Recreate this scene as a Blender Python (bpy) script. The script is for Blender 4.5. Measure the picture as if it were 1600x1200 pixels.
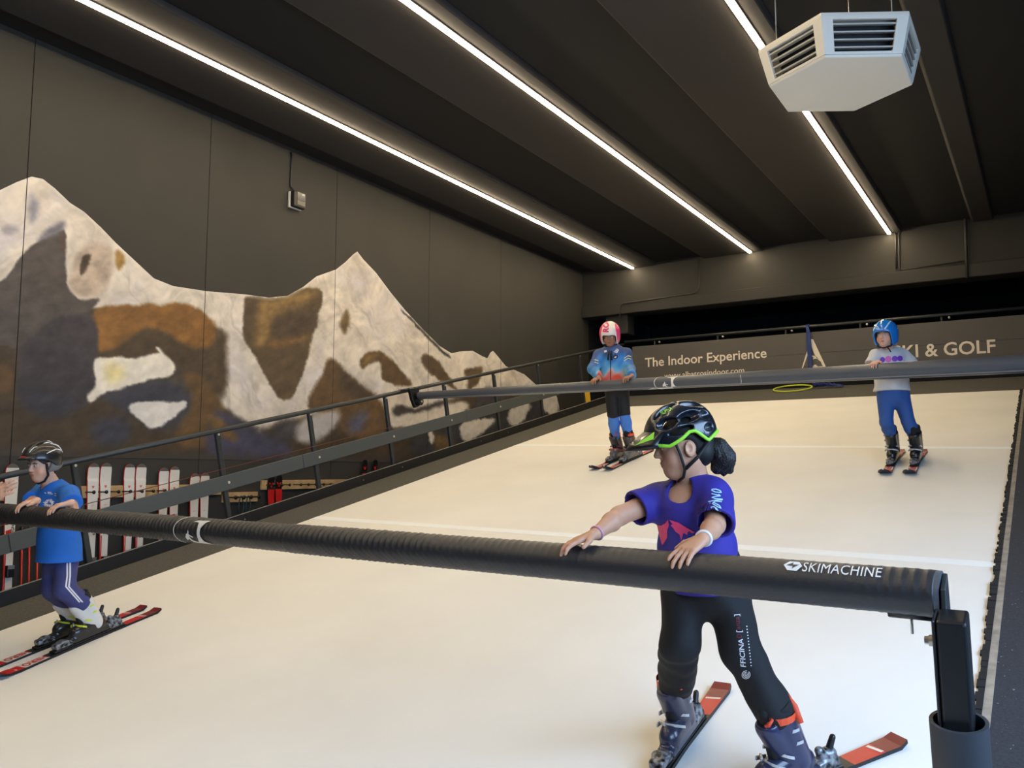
# Indoor ski treadmill hall: camera, light, helpers, room, machine, props, people
import bpy, bmesh, math, random
import numpy as np
from mathutils import Vector, Matrix
from mathutils.bvhtree import BVHTree
random.seed(7); RNG = np.random.default_rng(7)
for o in list(bpy.data.objects): bpy.data.objects.remove(o)
scene = bpy.context.scene
COL = scene.collection

# ------------------------------------------------------------------ camera
FPX = 1343.58                                  # focal length in pixels of a 1600x1200 frame
YAW, PITCH, ROLL = (math.radians(v) for v in (32.066, 5.8815, 0.0756))
CAM = np.array([0.0, 0.0, 1.6])
_f = np.array([-math.sin(YAW)*math.cos(PITCH), math.cos(YAW)*math.cos(PITCH), math.sin(PITCH)])
_r = np.array([math.cos(YAW), math.sin(YAW), 0.0]); _u = np.cross(_r, _f)
_r, _u = math.cos(ROLL)*_r+math.sin(ROLL)*_u, -math.sin(ROLL)*_r+math.cos(ROLL)*_u
cd = bpy.data.cameras.new('camera'); cam = bpy.data.objects.new('camera', cd); COL.objects.link(cam)
cd.sensor_width = 36.0; cd.lens = FPX/1600*36.0; cd.clip_start = 0.05
cam.matrix_world = Matrix(((_r[0], _u[0], -_f[0], CAM[0]), (_r[1], _u[1], -_f[1], CAM[1]), (_r[2], _u[2], -_f[2], CAM[2]), (0, 0, 0, 1)))
scene.camera = cam

# ------------------------------------------------------------------ light and exposure
vs = scene.view_settings
vs.view_transform = 'Standard'; vs.look = 'None'; vs.gamma = 1.0; vs.use_curve_mapping = False; vs.exposure = 0.36
world = bpy.data.worlds.new('world'); scene.world = world; world.use_nodes = True
world.node_tree.nodes['Background'].inputs[0].default_value = (0.45, 0.62, 1.0, 1)
world.node_tree.nodes['Background'].inputs[1].default_value = 0.6
LED_STRENGTH = 52.0
LED_COLOR = (1.0, 0.81, 0.54)
def area(name, loc, target, sx, sy, power, color):
    l = bpy.data.lights.new(name, 'AREA'); l.shape = 'RECTANGLE'; l.size = sx; l.size_y = sy; l.energy = power; l.color = color
    o = bpy.data.objects.new(name, l); COL.objects.link(o); o.location = loc
    o.rotation_euler = (Vector(target)-Vector(loc)).to_track_quat('-Z', 'Y').to_euler(); return o
area('window_daylight', (2.52, 1.4, 2.5), (-1.2, 2.0, 0.2), 6.0, 2.2, 400, (0.45, 0.67, 1.0))

# ------------------------------------------------------------------ photo geometry
ALPHA = math.radians(12.258)                   # incline of the belt
ES = np.array([0, math.cos(ALPHA), math.sin(ALPHA)]); EN = np.array([0, -math.sin(ALPHA), math.cos(ALPHA)])
HB = 1.7                                       # camera above the belt plane
def ray(u, v): return _f+(u-800)/FPX*_r-(v-600)/FPX*_u
def P(u, v, d): return CAM+ray(u, v)*d         # pixel at a depth
def S(x, s, t=0.0): return CAM+np.array([x, 0, 0])+s*ES+(t-HB)*EN      # belt coordinates: across, uphill, above
def onX(u, v, X): d = ray(u, v); return CAM+d*(X/d[0])
def onY(u, v, Y): d = ray(u, v); return CAM+d*(Y/d[1])
def onBelt(u, v, t=0.0): d = ray(u, v); return CAM+d*((t-HB)/(d@EN))
def px(p): q = np.asarray(p)-CAM; z = q@_f; return 800+FPX*(q@_r)/z, 600-FPX*(q@_u)/z
def beltxy(p): q = np.asarray(p)-CAM; return q[0], q@ES, q@EN+HB

# ------------------------------------------------------------------ materials
MATS = {}
def mat(name, color=(.5, .5, .5), rough=.6, metal=0.0, var=0.0, vscale=8.0, bump=0.0, bscale=60.0, attr=None, emit=0.0, spec=.5, coat=0.0, flecks=None, sheen=0.0, alpha=1.0, color2=None):
    if name in MATS: return MATS[name]
    m = bpy.data.materials.new(name); m.use_nodes = True; nt = m.node_tree; N = nt.nodes; L = nt.links
    b = N['Principled BSDF']; b.inputs['Roughness'].default_value = rough; b.inputs['Metallic'].default_value = metal
    b.inputs['Specular IOR Level'].default_value = spec
    if coat: b.inputs['Coat Weight'].default_value = coat; b.inputs['Coat Roughness'].default_value = .08
    if sheen: b.inputs['Sheen Weight'].default_value = sheen
    tc = N.new('ShaderNodeTexCoord'); src = None
    if attr:
        a = N.new('ShaderNodeAttribute'); a.attribute_name = attr; src = a.outputs['Color']
    if var or color2:
        nz = N.new('ShaderNodeTexNoise'); nz.inputs['Scale'].default_value = vscale; nz.inputs['Detail'].default_value = 6
        L.new(tc.outputs['Object'], nz.inputs['Vector'])
        mx = N.new('ShaderNodeMix'); mx.data_type = 'RGBA'; mx.blend_type = 'MIX'
        if color2:
            rp = N.new('ShaderNodeMapRange'); rp.inputs[1].default_value = .38; rp.inputs[2].default_value = .62
            L.new(nz.outputs[0], rp.inputs[0]); L.new(rp.outputs[0], mx.inputs[0])
            mx.inputs[6].default_value = (*color, 1); mx.inputs[7].default_value = (*color2, 1)
        else:
            mx.blend_type = 'MULTIPLY'; mx.inputs[0].default_value = 1.0
            rp = N.new('ShaderNodeMapRange'); rp.inputs[1].default_value = .3; rp.inputs[2].default_value = .7; rp.inputs[3].default_value = 1-var; rp.inputs[4].default_value = 1+var
            L.new(nz.outputs[0], rp.inputs[0])
            if src: L.new(src, mx.inputs[6])
            else: mx.inputs[6].default_value = (*color, 1)
            L.new(rp.outputs[0], mx.inputs[7])
        src = mx.outputs[2]
    if flecks:
        fs, fth, fc = flecks
        vz = N.new('ShaderNodeTexNoise'); vz.inputs['Scale'].default_value = fs; vz.inputs['Detail'].default_value = 2
        L.new(tc.outputs['Object'], vz.inputs['Vector'])
        rp = N.new('ShaderNodeMapRange'); rp.inputs[1].default_value = fth; rp.inputs[2].default_value = fth+.04
        L.new(vz.outputs[0], rp.inputs[0])
        mx = N.new('ShaderNodeMix'); mx.data_type = 'RGBA'; L.new(rp.outputs[0], mx.inputs[0])
        if src: L.new(src, mx.inputs[6])
        else: mx.inputs[6].default_value = (*color, 1)
        mx.inputs[7].default_value = (*fc, 1); src = mx.outputs[2]
    if src: L.new(src, b.inputs['Base Color'])
    else: b.inputs['Base Color'].default_value = (*color, 1)
    if bump:
        bz = N.new('ShaderNodeTexNoise'); bz.inputs['Scale'].default_value = bscale; bz.inputs['Detail'].default_value = 5
        L.new(tc.outputs['Object'], bz.inputs['Vector'])
        bp = N.new('ShaderNodeBump'); bp.inputs['Strength'].default_value = bump; bp.inputs['Distance'].default_value = .01
        L.new(bz.outputs[0], bp.inputs['Height']); L.new(bp.outputs[0], b.inputs['Normal'])
    if emit:
        b.inputs['Emission Color'].default_value = (*color, 1); b.inputs['Emission Strength'].default_value = emit
    MATS[name] = m; return m
def srgb(r, g, b): return tuple(((c/255)/12.92 if c/255 <= .04045 else ((c/255+.055)/1.055)**2.4) for c in (r, g, b))

# ------------------------------------------------------------------ object helpers
OFF = {}
def tag(o, label=None, cat=None, group=None, kind=None):
    if label: o['label'] = label
    if cat: o['category'] = cat
    if group: o['group'] = group
    if kind: o['kind'] = kind
    return o
def thing(name, loc, label, cat, group=None):
    o = bpy.data.objects.new(name, None); COL.objects.link(o); o.location = tuple(loc); o.empty_display_size = .1
    OFF[o] = np.array(loc, float); return tag(o, label, cat, group)
def obj(name, verts, faces, m, parent=None, smooth=False, base=None, label=None, cols=None, fmat=None, mats=None):
    """one mesh object; verts are world coordinates, the origin goes to the parent's base"""
    v = np.asarray(verts, float).reshape(-1, 3)
    if parent is not None: b = OFF[parent]
    elif base is not None: b = np.array(base, float)
    else: b = np.array([(v[:, 0].min()+v[:, 0].max())/2, (v[:, 1].min()+v[:, 1].max())/2, v[:, 2].min()])
    me = bpy.data.meshes.new(name); fl = faces
    if isinstance(faces, np.ndarray):
        n = faces.shape[1]; me.vertices.add(len(v)); me.vertices.foreach_set('co', (v-b).astype(np.float32).ravel())
        me.loops.add(faces.size); me.polygons.add(len(faces))
        me.polygons.foreach_set('loop_start', np.arange(0, faces.size, n, dtype=np.int32))
        me.loops.foreach_set('vertex_index', faces.astype(np.int32).ravel()); me.update(calc_edges=True)
    else:
        me.from_pydata([tuple(p) for p in (v-b)], [], [tuple(int(i) for i in f) for f in faces])
    for mm in (mats or [m]): me.materials.append(mm)
    if fmat is not None: me.polygons.foreach_set('material_index', np.asarray(fmat, np.int32))
    if cols is not None:
        a = me.color_attributes.new('col', 'FLOAT_COLOR', 'POINT'); c = np.ones((len(v), 4), np.float32); c[:, :3] = cols
        a.data.foreach_set('color', c.ravel())
    if smooth: me.polygons.foreach_set('use_smooth', np.ones(len(me.polygons), bool))
    me.update(); me.validate()
    o = bpy.data.objects.new(name, me); COL.objects.link(o)
    if parent is not None: o.parent = parent; OFF[o] = OFF[parent]
    else: o.location = tuple(b); OFF[o] = b
    if label: o['label'] = label
    return o
def bevel(o, w=.004, seg=2):
    md = o.modifiers.new('bevel', 'BEVEL'); md.width = w; md.segments = seg; md.limit_method = 'ANGLE'; return o

class MB:
    """collects shapes in world coordinates for ONE mesh"""
    def __init__(self): self.v = []; self.f = []
    def add(self, v, f):
        n = len(self.v); self.v += [np.asarray(p, float) for p in v]; self.f += [tuple(i+n for i in q) for q in f]; return self
    def hexa(self, c8): return self.add(c8, [(0, 3, 2, 1), (4, 5, 6, 7), (0, 1, 5, 4), (1, 2, 6, 5), (2, 3, 7, 6), (3, 0, 4, 7)])
    def box(self, lo, hi):
        a, b = lo, hi
        return self.hexa([(a[0], a[1], a[2]), (b[0], a[1], a[2]), (b[0], b[1], a[2]), (a[0], b[1], a[2]), (a[0], a[1], b[2]), (b[0], a[1], b[2]), (b[0], b[1], b[2]), (a[0], b[1], b[2])])
    def obox(self, c, ax, ay, az):
        """oriented box: centre and three half-axis vectors"""
        c, ax, ay, az = (np.asarray(q, float) for q in (c, ax, ay, az))
        return self.hexa([c-ax-ay-az, c+ax-ay-az, c+ax+ay-az, c-ax+ay-az, c-ax-ay+az, c+ax-ay+az, c+ax+ay+az, c-ax+ay+az])
    def sbox(self, x0, x1, s0, s1, t0, t1):
        """box in belt coordinates"""
        return self.hexa([S(x0, s0, t0), S(x1, s0, t0), S(x1, s1, t0), S(x0, s1, t0), S(x0, s0, t1), S(x1, s0, t1), S(x1, s1, t1), S(x0, s1, t1)])
    def prism(self, pts, d):
        n = len(pts); d = np.asarray(d, float); pts = [np.asarray(p, float) for p in pts]
        self.add(pts+[p+d for p in pts], [tuple(range(n-1, -1, -1)), tuple(range(n, 2*n))]+[(i, (i+1) % n, n+(i+1) % n, n+i) for i in range(n)]); return self
    def tube(self, pts, r, seg=10, closed=False, cap=True):
        pts = [np.asarray(p, float) for p in pts]; n = len(pts)
        rr = r if hasattr(r, '__len__') else [r]*n
        t0 = pts[1]-pts[0]; ref = np.array([0, 0, 1.0]) if abs(t0[2]) < .9*np.linalg.norm(t0) else np.array([1.0, 0, 0])
        k = len(self.v); prev = None
        for i in range(n):
            if closed: t = pts[(i+1) % n]-pts[i-1]
            else: t = pts[min(i+1, n-1)]-pts[max(i-1, 0)]
            t = t/(np.linalg.norm(t)+1e-12)
            a = (ref if prev is None else prev); a = a-t*(a@t); a /= np.linalg.norm(a)+1e-12; prev = a; b = np.cross(t, a)
            for j in range(seg):
                w = 2*math.pi*j/seg; self.v.append(pts[i]+rr[i]*(math.cos(w)*a+math.sin(w)*b))
        for i in range(n if closed else n-1):
            i2 = (i+1) % n
            for j in range(seg):
                j2 = (j+1) % seg; self.f.append((k+i*seg+j, k+i*seg+j2, k+i2*seg+j2, k+i2*seg+j))
        if cap and not closed:
            self.f.append(tuple(k+j for j in range(seg-1, -1, -1))); self.f.append(tuple(k+(n-1)*seg+j for j in range(seg)))
        return self
    def build(self, name, m, parent=None, smooth=False, **kw): return obj(name, self.v, self.f, m, parent, smooth, **kw)

def smooth_by_angle(o, deg=40):
    me = o.data; me.polygons.foreach_set('use_smooth', np.ones(len(me.polygons), bool))
    try: me.set_sharp_from_angle(angle=math.radians(deg))
    except Exception: pass
    return o

# ------------------------------------------------------------------ implicit surfaces (smooth-blended shapes meshed with surface nets)
class Field:
    def __init__(self, lo, hi, vox):
        self.lo = np.asarray(lo, float); self.vox = vox
        self.n = np.maximum(4, np.ceil((np.asarray(hi, float)-self.lo)/vox).astype(int)+1)
        self.F = np.full(self.n, .5, np.float32)
        self.ax = [(self.lo[i]+np.arange(self.n[i])*vox).astype(np.float32) for i in range(3)]
    def block(self, lo, hi, m):
        sl = []
        for i in range(3):
            a = int(np.floor((lo[i]-m-self.lo[i])/self.vox)); b = int(np.ceil((hi[i]+m-self.lo[i])/self.vox))+1
            a = max(0, min(a, self.n[i])); b = max(0, min(b, self.n[i]))
            if b <= a: return None
            sl.append(slice(a, b))
        return tuple(sl)
    def grid(self, sl): return self.ax[0][sl[0]][:, None, None], self.ax[1][sl[1]][None, :, None], self.ax[2][sl[2]][None, None, :]
    def op(self, fn, lo, hi, k=0.0, mode='add'):
        sl = self.block(lo, hi, k+.03)
        if sl is None: return self
        X, Y, Z = self.grid(sl); b = fn(X, Y, Z).astype(np.float32); a = self.F[sl]
        if mode == 'sub': b = -b; s = -1.0
        else: s = 1.0
        a = a*s; b = b*s
        if k > 0:
            h = np.clip(.5+.5*(b-a)/k, 0, 1); r = b+(a-b)*h-k*h*(1-h)
        else: r = np.minimum(a, b)
        self.F[sl] = r*s; return self
    def cone(self, a, b, ra, rb, k=.02, mode='add'):
        a = np.asarray(a, float); b = np.asarray(b, float); d = b-a; L2 = float(d@d)+1e-12; R = max(ra, rb)
        def fn(X, Y, Z):
            px_, py_, pz_ = X-a[0], Y-a[1], Z-a[2]
            h = np.clip((px_*d[0]+py_*d[1]+pz_*d[2])/L2, 0, 1)
            return np.sqrt((px_-h*d[0])**2+(py_-h*d[1])**2+(pz_-h*d[2])**2)-(ra+(rb-ra)*h)
        return self.op(fn, np.minimum(a, b)-R, np.maximum(a, b)+R, k, mode)
    def ell(self, c, r, M=None, k=.02, mode='add'):
        """ellipsoid: centre, radii along the rows of M"""
        c = np.asarray(c, float); M = np.eye(3) if M is None else np.asarray(M, float); R = max(r)
        def fn(X, Y, Z):
            dx, dy, dz = X-c[0], Y-c[1], Z-c[2]; q0 = q1 = 0
            for i in range(3):
                w = dx*M[i][0]+dy*M[i][1]+dz*M[i][2]; q0 = q0+(w/r[i])**2; q1 = q1+(w/r[i]**2)**2
            q0 = np.sqrt(q0); q1 = np.sqrt(q1)+1e-9; return q0*(q0-1)/q1
        return self.op(fn, c-R, c+R, k, mode)
    def rbox(self, c, h, M=None, rad=.005, k=.004, mode='add'):
        c = np.asarray(c, float); M = np.eye(3) if M is None else np.asarray(M, float); R = float(np.linalg.norm(h))
        def fn(X, Y, Z):
            dx, dy, dz = X-c[0], Y-c[1], Z-c[2]; o = 0; mx = None
            for i in range(3):
                q = np.abs(dx*M[i][0]+dy*M[i][1]+dz*M[i][2])-(h[i]-rad); o = o+np.maximum(q, 0)**2; mx = q if mx is None else np.maximum(mx, q)
            return np.sqrt(o)+np.minimum(mx, 0)-rad
        return self.op(fn, c-R, c+R, k, mode)
    def cut(self, p, n):
        """keep the side the normal points away from"""
        p = np.asarray(p, float); n = np.asarray(n, float)/np.linalg.norm(n)
        X, Y, Z = self.grid((slice(None),)*3)
        self.F = np.maximum(self.F, ((X-p[0])*n[0]+(Y-p[1])*n[1]+(Z-p[2])*n[2]).astype(np.float32)); return self
    def wrinkle(self, amp, fn):
        X, Y, Z = self.grid((slice(None),)*3); self.F = self.F+np.float32(amp)*fn(X, Y, Z).astype(np.float32); return self
    def shell(self, th):
        self.F = np.maximum(self.F, -(self.F+np.float32(th))); return self
    def mesh(self):
        F = self.F; ins = F < 0; nx, ny, nz = F.shape
        c = np.zeros((nx-1, ny-1, nz-1), np.uint8)
        for dx in (0, 1):
            for dy in (0, 1):
                for dz in (0, 1): c += ins[dx:nx-1+dx, dy:ny-1+dy, dz:nz-1+dz]
        act = (c > 0) & (c < 8); I = np.argwhere(act)
        if len(I) == 0: return np.zeros((0, 3)), np.zeros((0, 4), int)
        idx = -np.ones(act.shape, np.int32); idx[act] = np.arange(len(I), dtype=np.int32)
        pos = np.zeros((len(I), 3)); cnt = np.zeros(len(I))
        for a in range(3):
            o1, o2 = [(1, 2), (0, 2), (0, 1)][a]
            for u in (0, 1):
                for w in (0, 1):
                    p0 = I.copy(); p0[:, o1] += u; p0[:, o2] += w; p1 = p0.copy(); p1[:, a] += 1
                    f0 = F[p0[:, 0], p0[:, 1], p0[:, 2]]; f1 = F[p1[:, 0], p1[:, 1], p1[:, 2]]
                    m = (f0 < 0) != (f1 < 0); t = np.where(m, f0/np.where(m, f0-f1, 1), 0)
                    q = p0.astype(float); q[:, a] += t; pos += np.where(m[:, None], q, 0); cnt += m
        pos = pos/np.maximum(cnt, 1)[:, None]
        faces = []
        for a in range(3):
            o1, o2 = [(1, 2), (2, 0), (0, 1)][a]
            s0 = [slice(None)]*3; s1 = [slice(None)]*3; s0[a] = slice(0, -1); s1[a] = slice(1, None)
            A = ins[tuple(s0)]; B = ins[tuple(s1)]; E = np.argwhere(A != B)
            ok = (E[:, o1] > 0) & (E[:, o2] > 0) & (E[:, o1] < F.shape[o1]-1) & (E[:, o2] < F.shape[o2]-1); E = E[ok]
            fl = A[E[:, 0], E[:, 1], E[:, 2]]
            def cell(d1, d2):
                q = E.copy(); q[:, o1] += d1; q[:, o2] += d2; return idx[q[:, 0], q[:, 1], q[:, 2]]
            q = np.stack([cell(-1, -1), cell(0, -1), cell(0, 0), cell(-1, 0)], 1)
            q = np.where(fl[:, None], q, q[:, ::-1]); faces.append(q)
        return self.lo+pos*self.vox, np.concatenate(faces)
    def build(self, name, m, parent=None, relax=1, colfn=None, **kw):
        v, f = self.mesh()
        for _ in range(relax):
            s = np.zeros_like(v); n = np.zeros(len(v))
            for i in range(4):
                j = (i+1) % 4; np.add.at(s, f[:, i], v[f[:, j]]); np.add.at(n, f[:, i], 1); np.add.at(s, f[:, j], v[f[:, i]]); np.add.at(n, f[:, j], 1)
            v = v*.5+.5*s/np.maximum(n, 1)[:, None]
        return obj(name, v, f, m, parent, True, cols=(colfn(v) if colfn else None), **kw)

def unit(v): v = np.asarray(v, float); return v/np.linalg.norm(v)
def frame(fwd, up):
    """rows: right, forward, up"""
    f_ = unit(fwd); r_ = unit(np.cross(f_, up)); return np.array([r_, f_, np.cross(r_, f_)])

# ------------------------------------------------------------------ lettering and flat shapes
def text_tris(txt, spacing=1.0, sub=0.0, shear=0.0, bold=0.0):
    """triangles of a line of text in its own plane, height of a capital = 1, starting at x=0"""
    cu = bpy.data.curves.new('lettering', 'FONT'); cu.body = txt; cu.size = 1.0; cu.space_character = spacing; cu.shear = shear; cu.offset = bold; cu.resolution_u = 3
    o = bpy.data.objects.new('lettering', cu); COL.objects.link(o); dg = bpy.context.evaluated_depsgraph_get()
    me = bpy.data.meshes.new_from_object(o.evaluated_get(dg)); bpy.data.objects.remove(o); bpy.data.curves.remove(cu)
    bm = bmesh.new(); bm.from_mesh(me); bpy.data.meshes.remove(me)
    bmesh.ops.triangulate(bm, faces=bm.faces)
    if sub:
        for _ in range(3):
            ed = [e for e in bm.edges if e.calc_length() > sub]
            if not ed: break
            bmesh.ops.subdivide_edges(bm, edges=ed, cuts=1); bmesh.ops.triangulate(bm, faces=bm.faces)
    v = np.array([q.co[:] for q in bm.verts]); f = [tuple(w.index for w in q.verts) for q in bm.faces]; bm.free()
    v = v/.69; v[:, 0] -= v[:, 0].min(); return v, f
def poly_tris(pts, sub=0.0):
    bm = bmesh.new(); vs_ = [bm.verts.new((p[0], p[1], 0)) for p in pts]; bm.faces.new(vs_); bmesh.ops.triangulate(bm, faces=bm.faces)
    if sub:
        for _ in range(4):
            ed = [e for e in bm.edges if e.calc_length() > sub]
            if not ed: break
            bmesh.ops.subdivide_edges(bm, edges=ed, cuts=1); bmesh.ops.triangulate(bm, faces=bm.faces)
    bm.verts.index_update()
    v = np.array([q.co[:] for q in bm.verts]); f = [tuple(w.index for w in q.verts) for q in bm.faces]; bm.free(); return v, f
def merge(parts):
    V = []; Fc = []; n = 0
    for v, f in parts: V.append(np.asarray(v)); Fc += [tuple(i+n for i in q) for q in f]; n += len(v)
    return np.concatenate(V), Fc
def flat_on(name, vf, org, ux, uy, m, parent, h=1.0, lift=.003):
    v, f = vf; org = np.asarray(org, float); ux = np.asarray(ux, float); uy = np.asarray(uy, float); nn = unit(np.cross(ux, uy))
    return obj(name, org+v[:, :1]*h*ux+v[:, 1:2]*h*uy+nn*lift, f, m, parent)
def wrap_on(name, vf, org, ux, uy, m, parent, target, h=1.0, lift=.002, reach=.4):
    """lay a flat shape on the surface of a mesh object by casting along its normal"""
    v, f = vf; org = np.asarray(org, float); ux = np.asarray(ux, float); uy = np.asarray(uy, float); nn = unit(np.cross(ux, uy))
    me = target.data; b = OFF[target]
    tree = BVHTree.FromPolygons([tuple(np.array(q.co[:])+b) for q in me.vertices], [tuple(p.vertices) for p in me.polygons])
    out = []; hit = []
    for p in v:
        w = org+p[0]*h*ux+p[1]*h*uy
        loc, no, i, d = tree.ray_cast(Vector(w+nn*reach), Vector(-nn), reach*2)
        if loc is None: out.append(w); hit.append(False)
        else:
            no = np.array(no[:]); no = no if no@nn > 0 else -no; out.append(np.array(loc[:])+no*lift); hit.append(True)
    f = [q for q in f if all(hit[i] for i in q)]
    if not f: return None
    return obj(name, out, f, m, parent, True)
# ================================================================== ROOM
XW, YB = -7.6, 14.72                           # left wall, beam above the back opening
ZC = CAM[2]+3.843                              # soffit of the ceiling beams
XR, YF = 2.6, -5.0
M_wall = mat('wall_paint', srgb(50, 48, 43), .7, var=.10, vscale=1.3, bump=.06, bscale=140)
M_ceil = mat('ceiling_paint', srgb(50, 47, 46), .75, var=.06, vscale=.8, bump=.05, bscale=90)
M_void = mat('dark_paint', srgb(16, 17, 20), .9)
M_floor = mat('floor_rubber', srgb(40, 42, 46), .85, var=.2, vscale=30, flecks=(160, .70, srgb(150, 150, 150)))
def struct(name, mb, m, parent=None, **kw):
    o = mb.build(name, m, parent, **kw)
    if parent is None: o['kind'] = 'structure'
    return o
struct('floor', MB().box((XW-.3, YF-.2, -.12), (XR+.2, 18.4, 0)), M_floor)
# left wall: concrete panels with open joints
wl = struct('wall_left', MB().box((XW-.25, YF-.2, 0), (XW-.03, 18.2, ZC+.30)), M_void)
seams = [YF, -1.85, .1, 2.05, 4.0, 5.935, 7.895, 9.84, 11.78, 13.69, YB+.25]
for a, b in zip(seams[:-1], seams[1:]):
    bevel(MB().box((XW-.06, a+.003, 0), (XW, b-.003, ZC+.25)).build('wall_panel', M_wall, wl), .003, 1)
# right wall with a row of windows for the daylight, and the wall behind the camera
WY = [(-2.2, -.2), (.2, 2.2), (2.6, 4.6)]; wz0, wz1 = 1.3, 3.7
mb = MB().box((XR, YF-.2, 0), (XR+.2, 18.2, wz0)).box((XR, YF-.2, wz1), (XR+.2, 18.2, ZC+.30))
ys = [YF-.2]+[q for w in WY for q in w]+[18.2]
for a, b in zip(ys[0::2], ys[1::2]): mb.box((XR, a, wz0), (XR+.2, b, wz1))
struct('wall_right', mb, M_wall)
M_frame = mat('window_frame_paint', srgb(60, 62, 66), .5)
M_glass = mat('window_glass', (.9, .95, 1), .02, spec=.5)
bn = M_glass.node_tree.nodes['Principled BSDF']; bn.inputs['Transmission Weight'].default_value = 1.0
for i, (a, b) in enumerate(WY):
    mb = MB()
    for lo, hi in (((a, wz0), (a+.06, wz1)), ((b-.06, wz0), (b, wz1)), ((a, wz0), (b, wz0+.06)), ((a, wz1-.06), (b, wz1)), (((a+b)/2-.03, wz0), ((a+b)/2+.03, wz1))):
        mb.box((XR+.06, lo[0], lo[1]), (XR+.12, hi[0], hi[1]))
    w = struct('window_%d' % (i+1), mb, M_frame)
struct('wall_front', MB().box((XW-.25, YF-.2, 0), (XR+.2, YF, ZC+.30)), M_wall)
# back: beam wall with a lip above a dark opening
wb = struct('wall_back', MB().box((XW, YB, CAM[2]+3.2), (XR, YB+.35, ZC+.25)), M_wall)
bevel(struct('beam_lip', MB().box((XW, YB-.05, CAM[2]+2.985), (XR, YB+.35, CAM[2]+3.2)), M_wall, wb), .01, 1)
struct('wall_far', MB().box((XW, 18.0, 0), (XR, 18.2, ZC+.30)), M_void)
# ceiling: recessed slabs in a darker tone, between wide beams with raked sides
cl = struct('ceiling', MB().box((XW-.25, YF-.2, ZC+.06), (XR+.2, 18.2, ZC+.26)), mat('ceiling_panel_dark', srgb(20, 20, 21), .8, var=.06, vscale=.8, bump=.05, bscale=90))
for x0, x1 in ((-7.25, -6.07), (-5.13, -4.08), (-2.96, -1.86), (-.84, -.58), (1.5, 2.58)):
    bevel(MB().prism([(x0, YF, ZC), (x0-.04, YF, ZC+.06), (x1+.02, YF, ZC+.06), (x1, YF, ZC)], (0, YB-YF, 0)).build('ceiling_beam', M_ceil, cl), .008, 1)
struct('opening_soffit', MB().box((XW, YB+.36, CAM[2]+3.3), (XR, 18.0, CAM[2]+3.4)), M_void, cl)
# conduits on the back wall
M_pipe = mat('conduit_paint', srgb(58, 56, 52), .45)
def yb(u, v, d=.03): return onY(u, v, YB-d)
def conduit(pts, r, label):
    o = MB().tube(pts, r, 8).build('wall_conduit', M_pipe, None, True); tag(o, label, 'conduit', None); return o
conduit([yb(1092.5, 405), yb(1092.5, 447), yb(1089, 456), yb(1080, 459), yb(975, 474, .08), yb(970, 477, .08), yb(969, 482, .08), yb(968, 499, .08)], .012, 'thin dark conduit bending along the back beam above the child in pink helmet')
a_ = yb(1399, 360); conduit([a_, yb(1400.5, 420)], .014, 'short dark conduit dropping from the end of a ceiling light')
conduit([yb(1404, 360), yb(1405, 419), yb(1409, 421.5), yb(1508, 408)], .010, 'dark cable dropping down the back wall then running along the beam')
conduit([yb(1506.5, 292, .06), yb(1511, 434, .06)], .022, 'thick vertical dark pipe crossing the beam above the SKI & GOLF banner')
# loudspeaker-like box under the beam in the corner
o = bevel(MB().box(np.array([-7.14, 14.78, CAM[2]+2.62]), np.array([-6.68, 15.1, CAM[2]+2.985])).build('wall_speaker', mat('speaker_grey', srgb(44, 43, 42), .7)), .015)
tag(o, 'dark grey box mounted under the back beam in the corner', 'speaker')

# ------------------------------------------------------------------ mural
def vnoise(x, y, seed=0):
    g = np.random.default_rng(seed).random((256, 256)); xi = np.floor(x).astype(int); yi = np.floor(y).astype(int); fx = x-xi; fy = y-yi
    fx = fx*fx*(3-2*fx); fy = fy*fy*(3-2*fy); a = g[xi % 256, yi % 256]; b = g[(xi+1) % 256, yi % 256]; c = g[xi % 256, (yi+1) % 256]; d = g[(xi+1) % 256, (yi+1) % 256]
    return (a*(1-fx)+b*fx)*(1-fy)+(c*(1-fx)+d*fx)*fy
def fbm(x, y, seed=0, oct=4):
    s = 0; w = .5
    for i in range(oct): s = s+w*(vnoise(x*2**i+i*17.3, y*2**i+i*9.1, seed+i)-.5)*2; w *= .55
    return s
c1 = lambda L: [(x/2.6667, y/2.6667+250) for x, y in L]
c2 = lambda L: [(300+x/2.5806, 380+y/2.5806) for x, y in L]
SIL = [(-200, 420), (-110, 350), (-50, 318), (0, 297), (25, 285), (49, 276), (67, 280), (86, 295), (109, 317), (131, 331), (157, 355), (180, 379), (210, 407), (240, 435), (270, 447), (322, 455), (382, 460), (420, 465), (449, 462), (474, 448), (494, 432), (525, 421), (540, 409), (551, 398), (558, 393), (567, 405), (587, 426), (610, 457), (633, 485), (660, 514), (687, 541), (705, 552), (720, 549), (738, 548), (752, 556), (761, 560), (766, 551), (770, 548), (776, 555), (790, 572), (819, 585), (837, 601), (858, 608), (870, 620), (875, 644), (878, 700)]
SNOW = (212, 202, 188)
def chaikin(L_, n=2):
    p = np.array(L_, float)
    for _ in range(n): q = np.roll(p, -1, 0); p = np.stack([p*.75+q*.25, p*.25+q*.75], 1).reshape(-1, 2)
    return p
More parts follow.
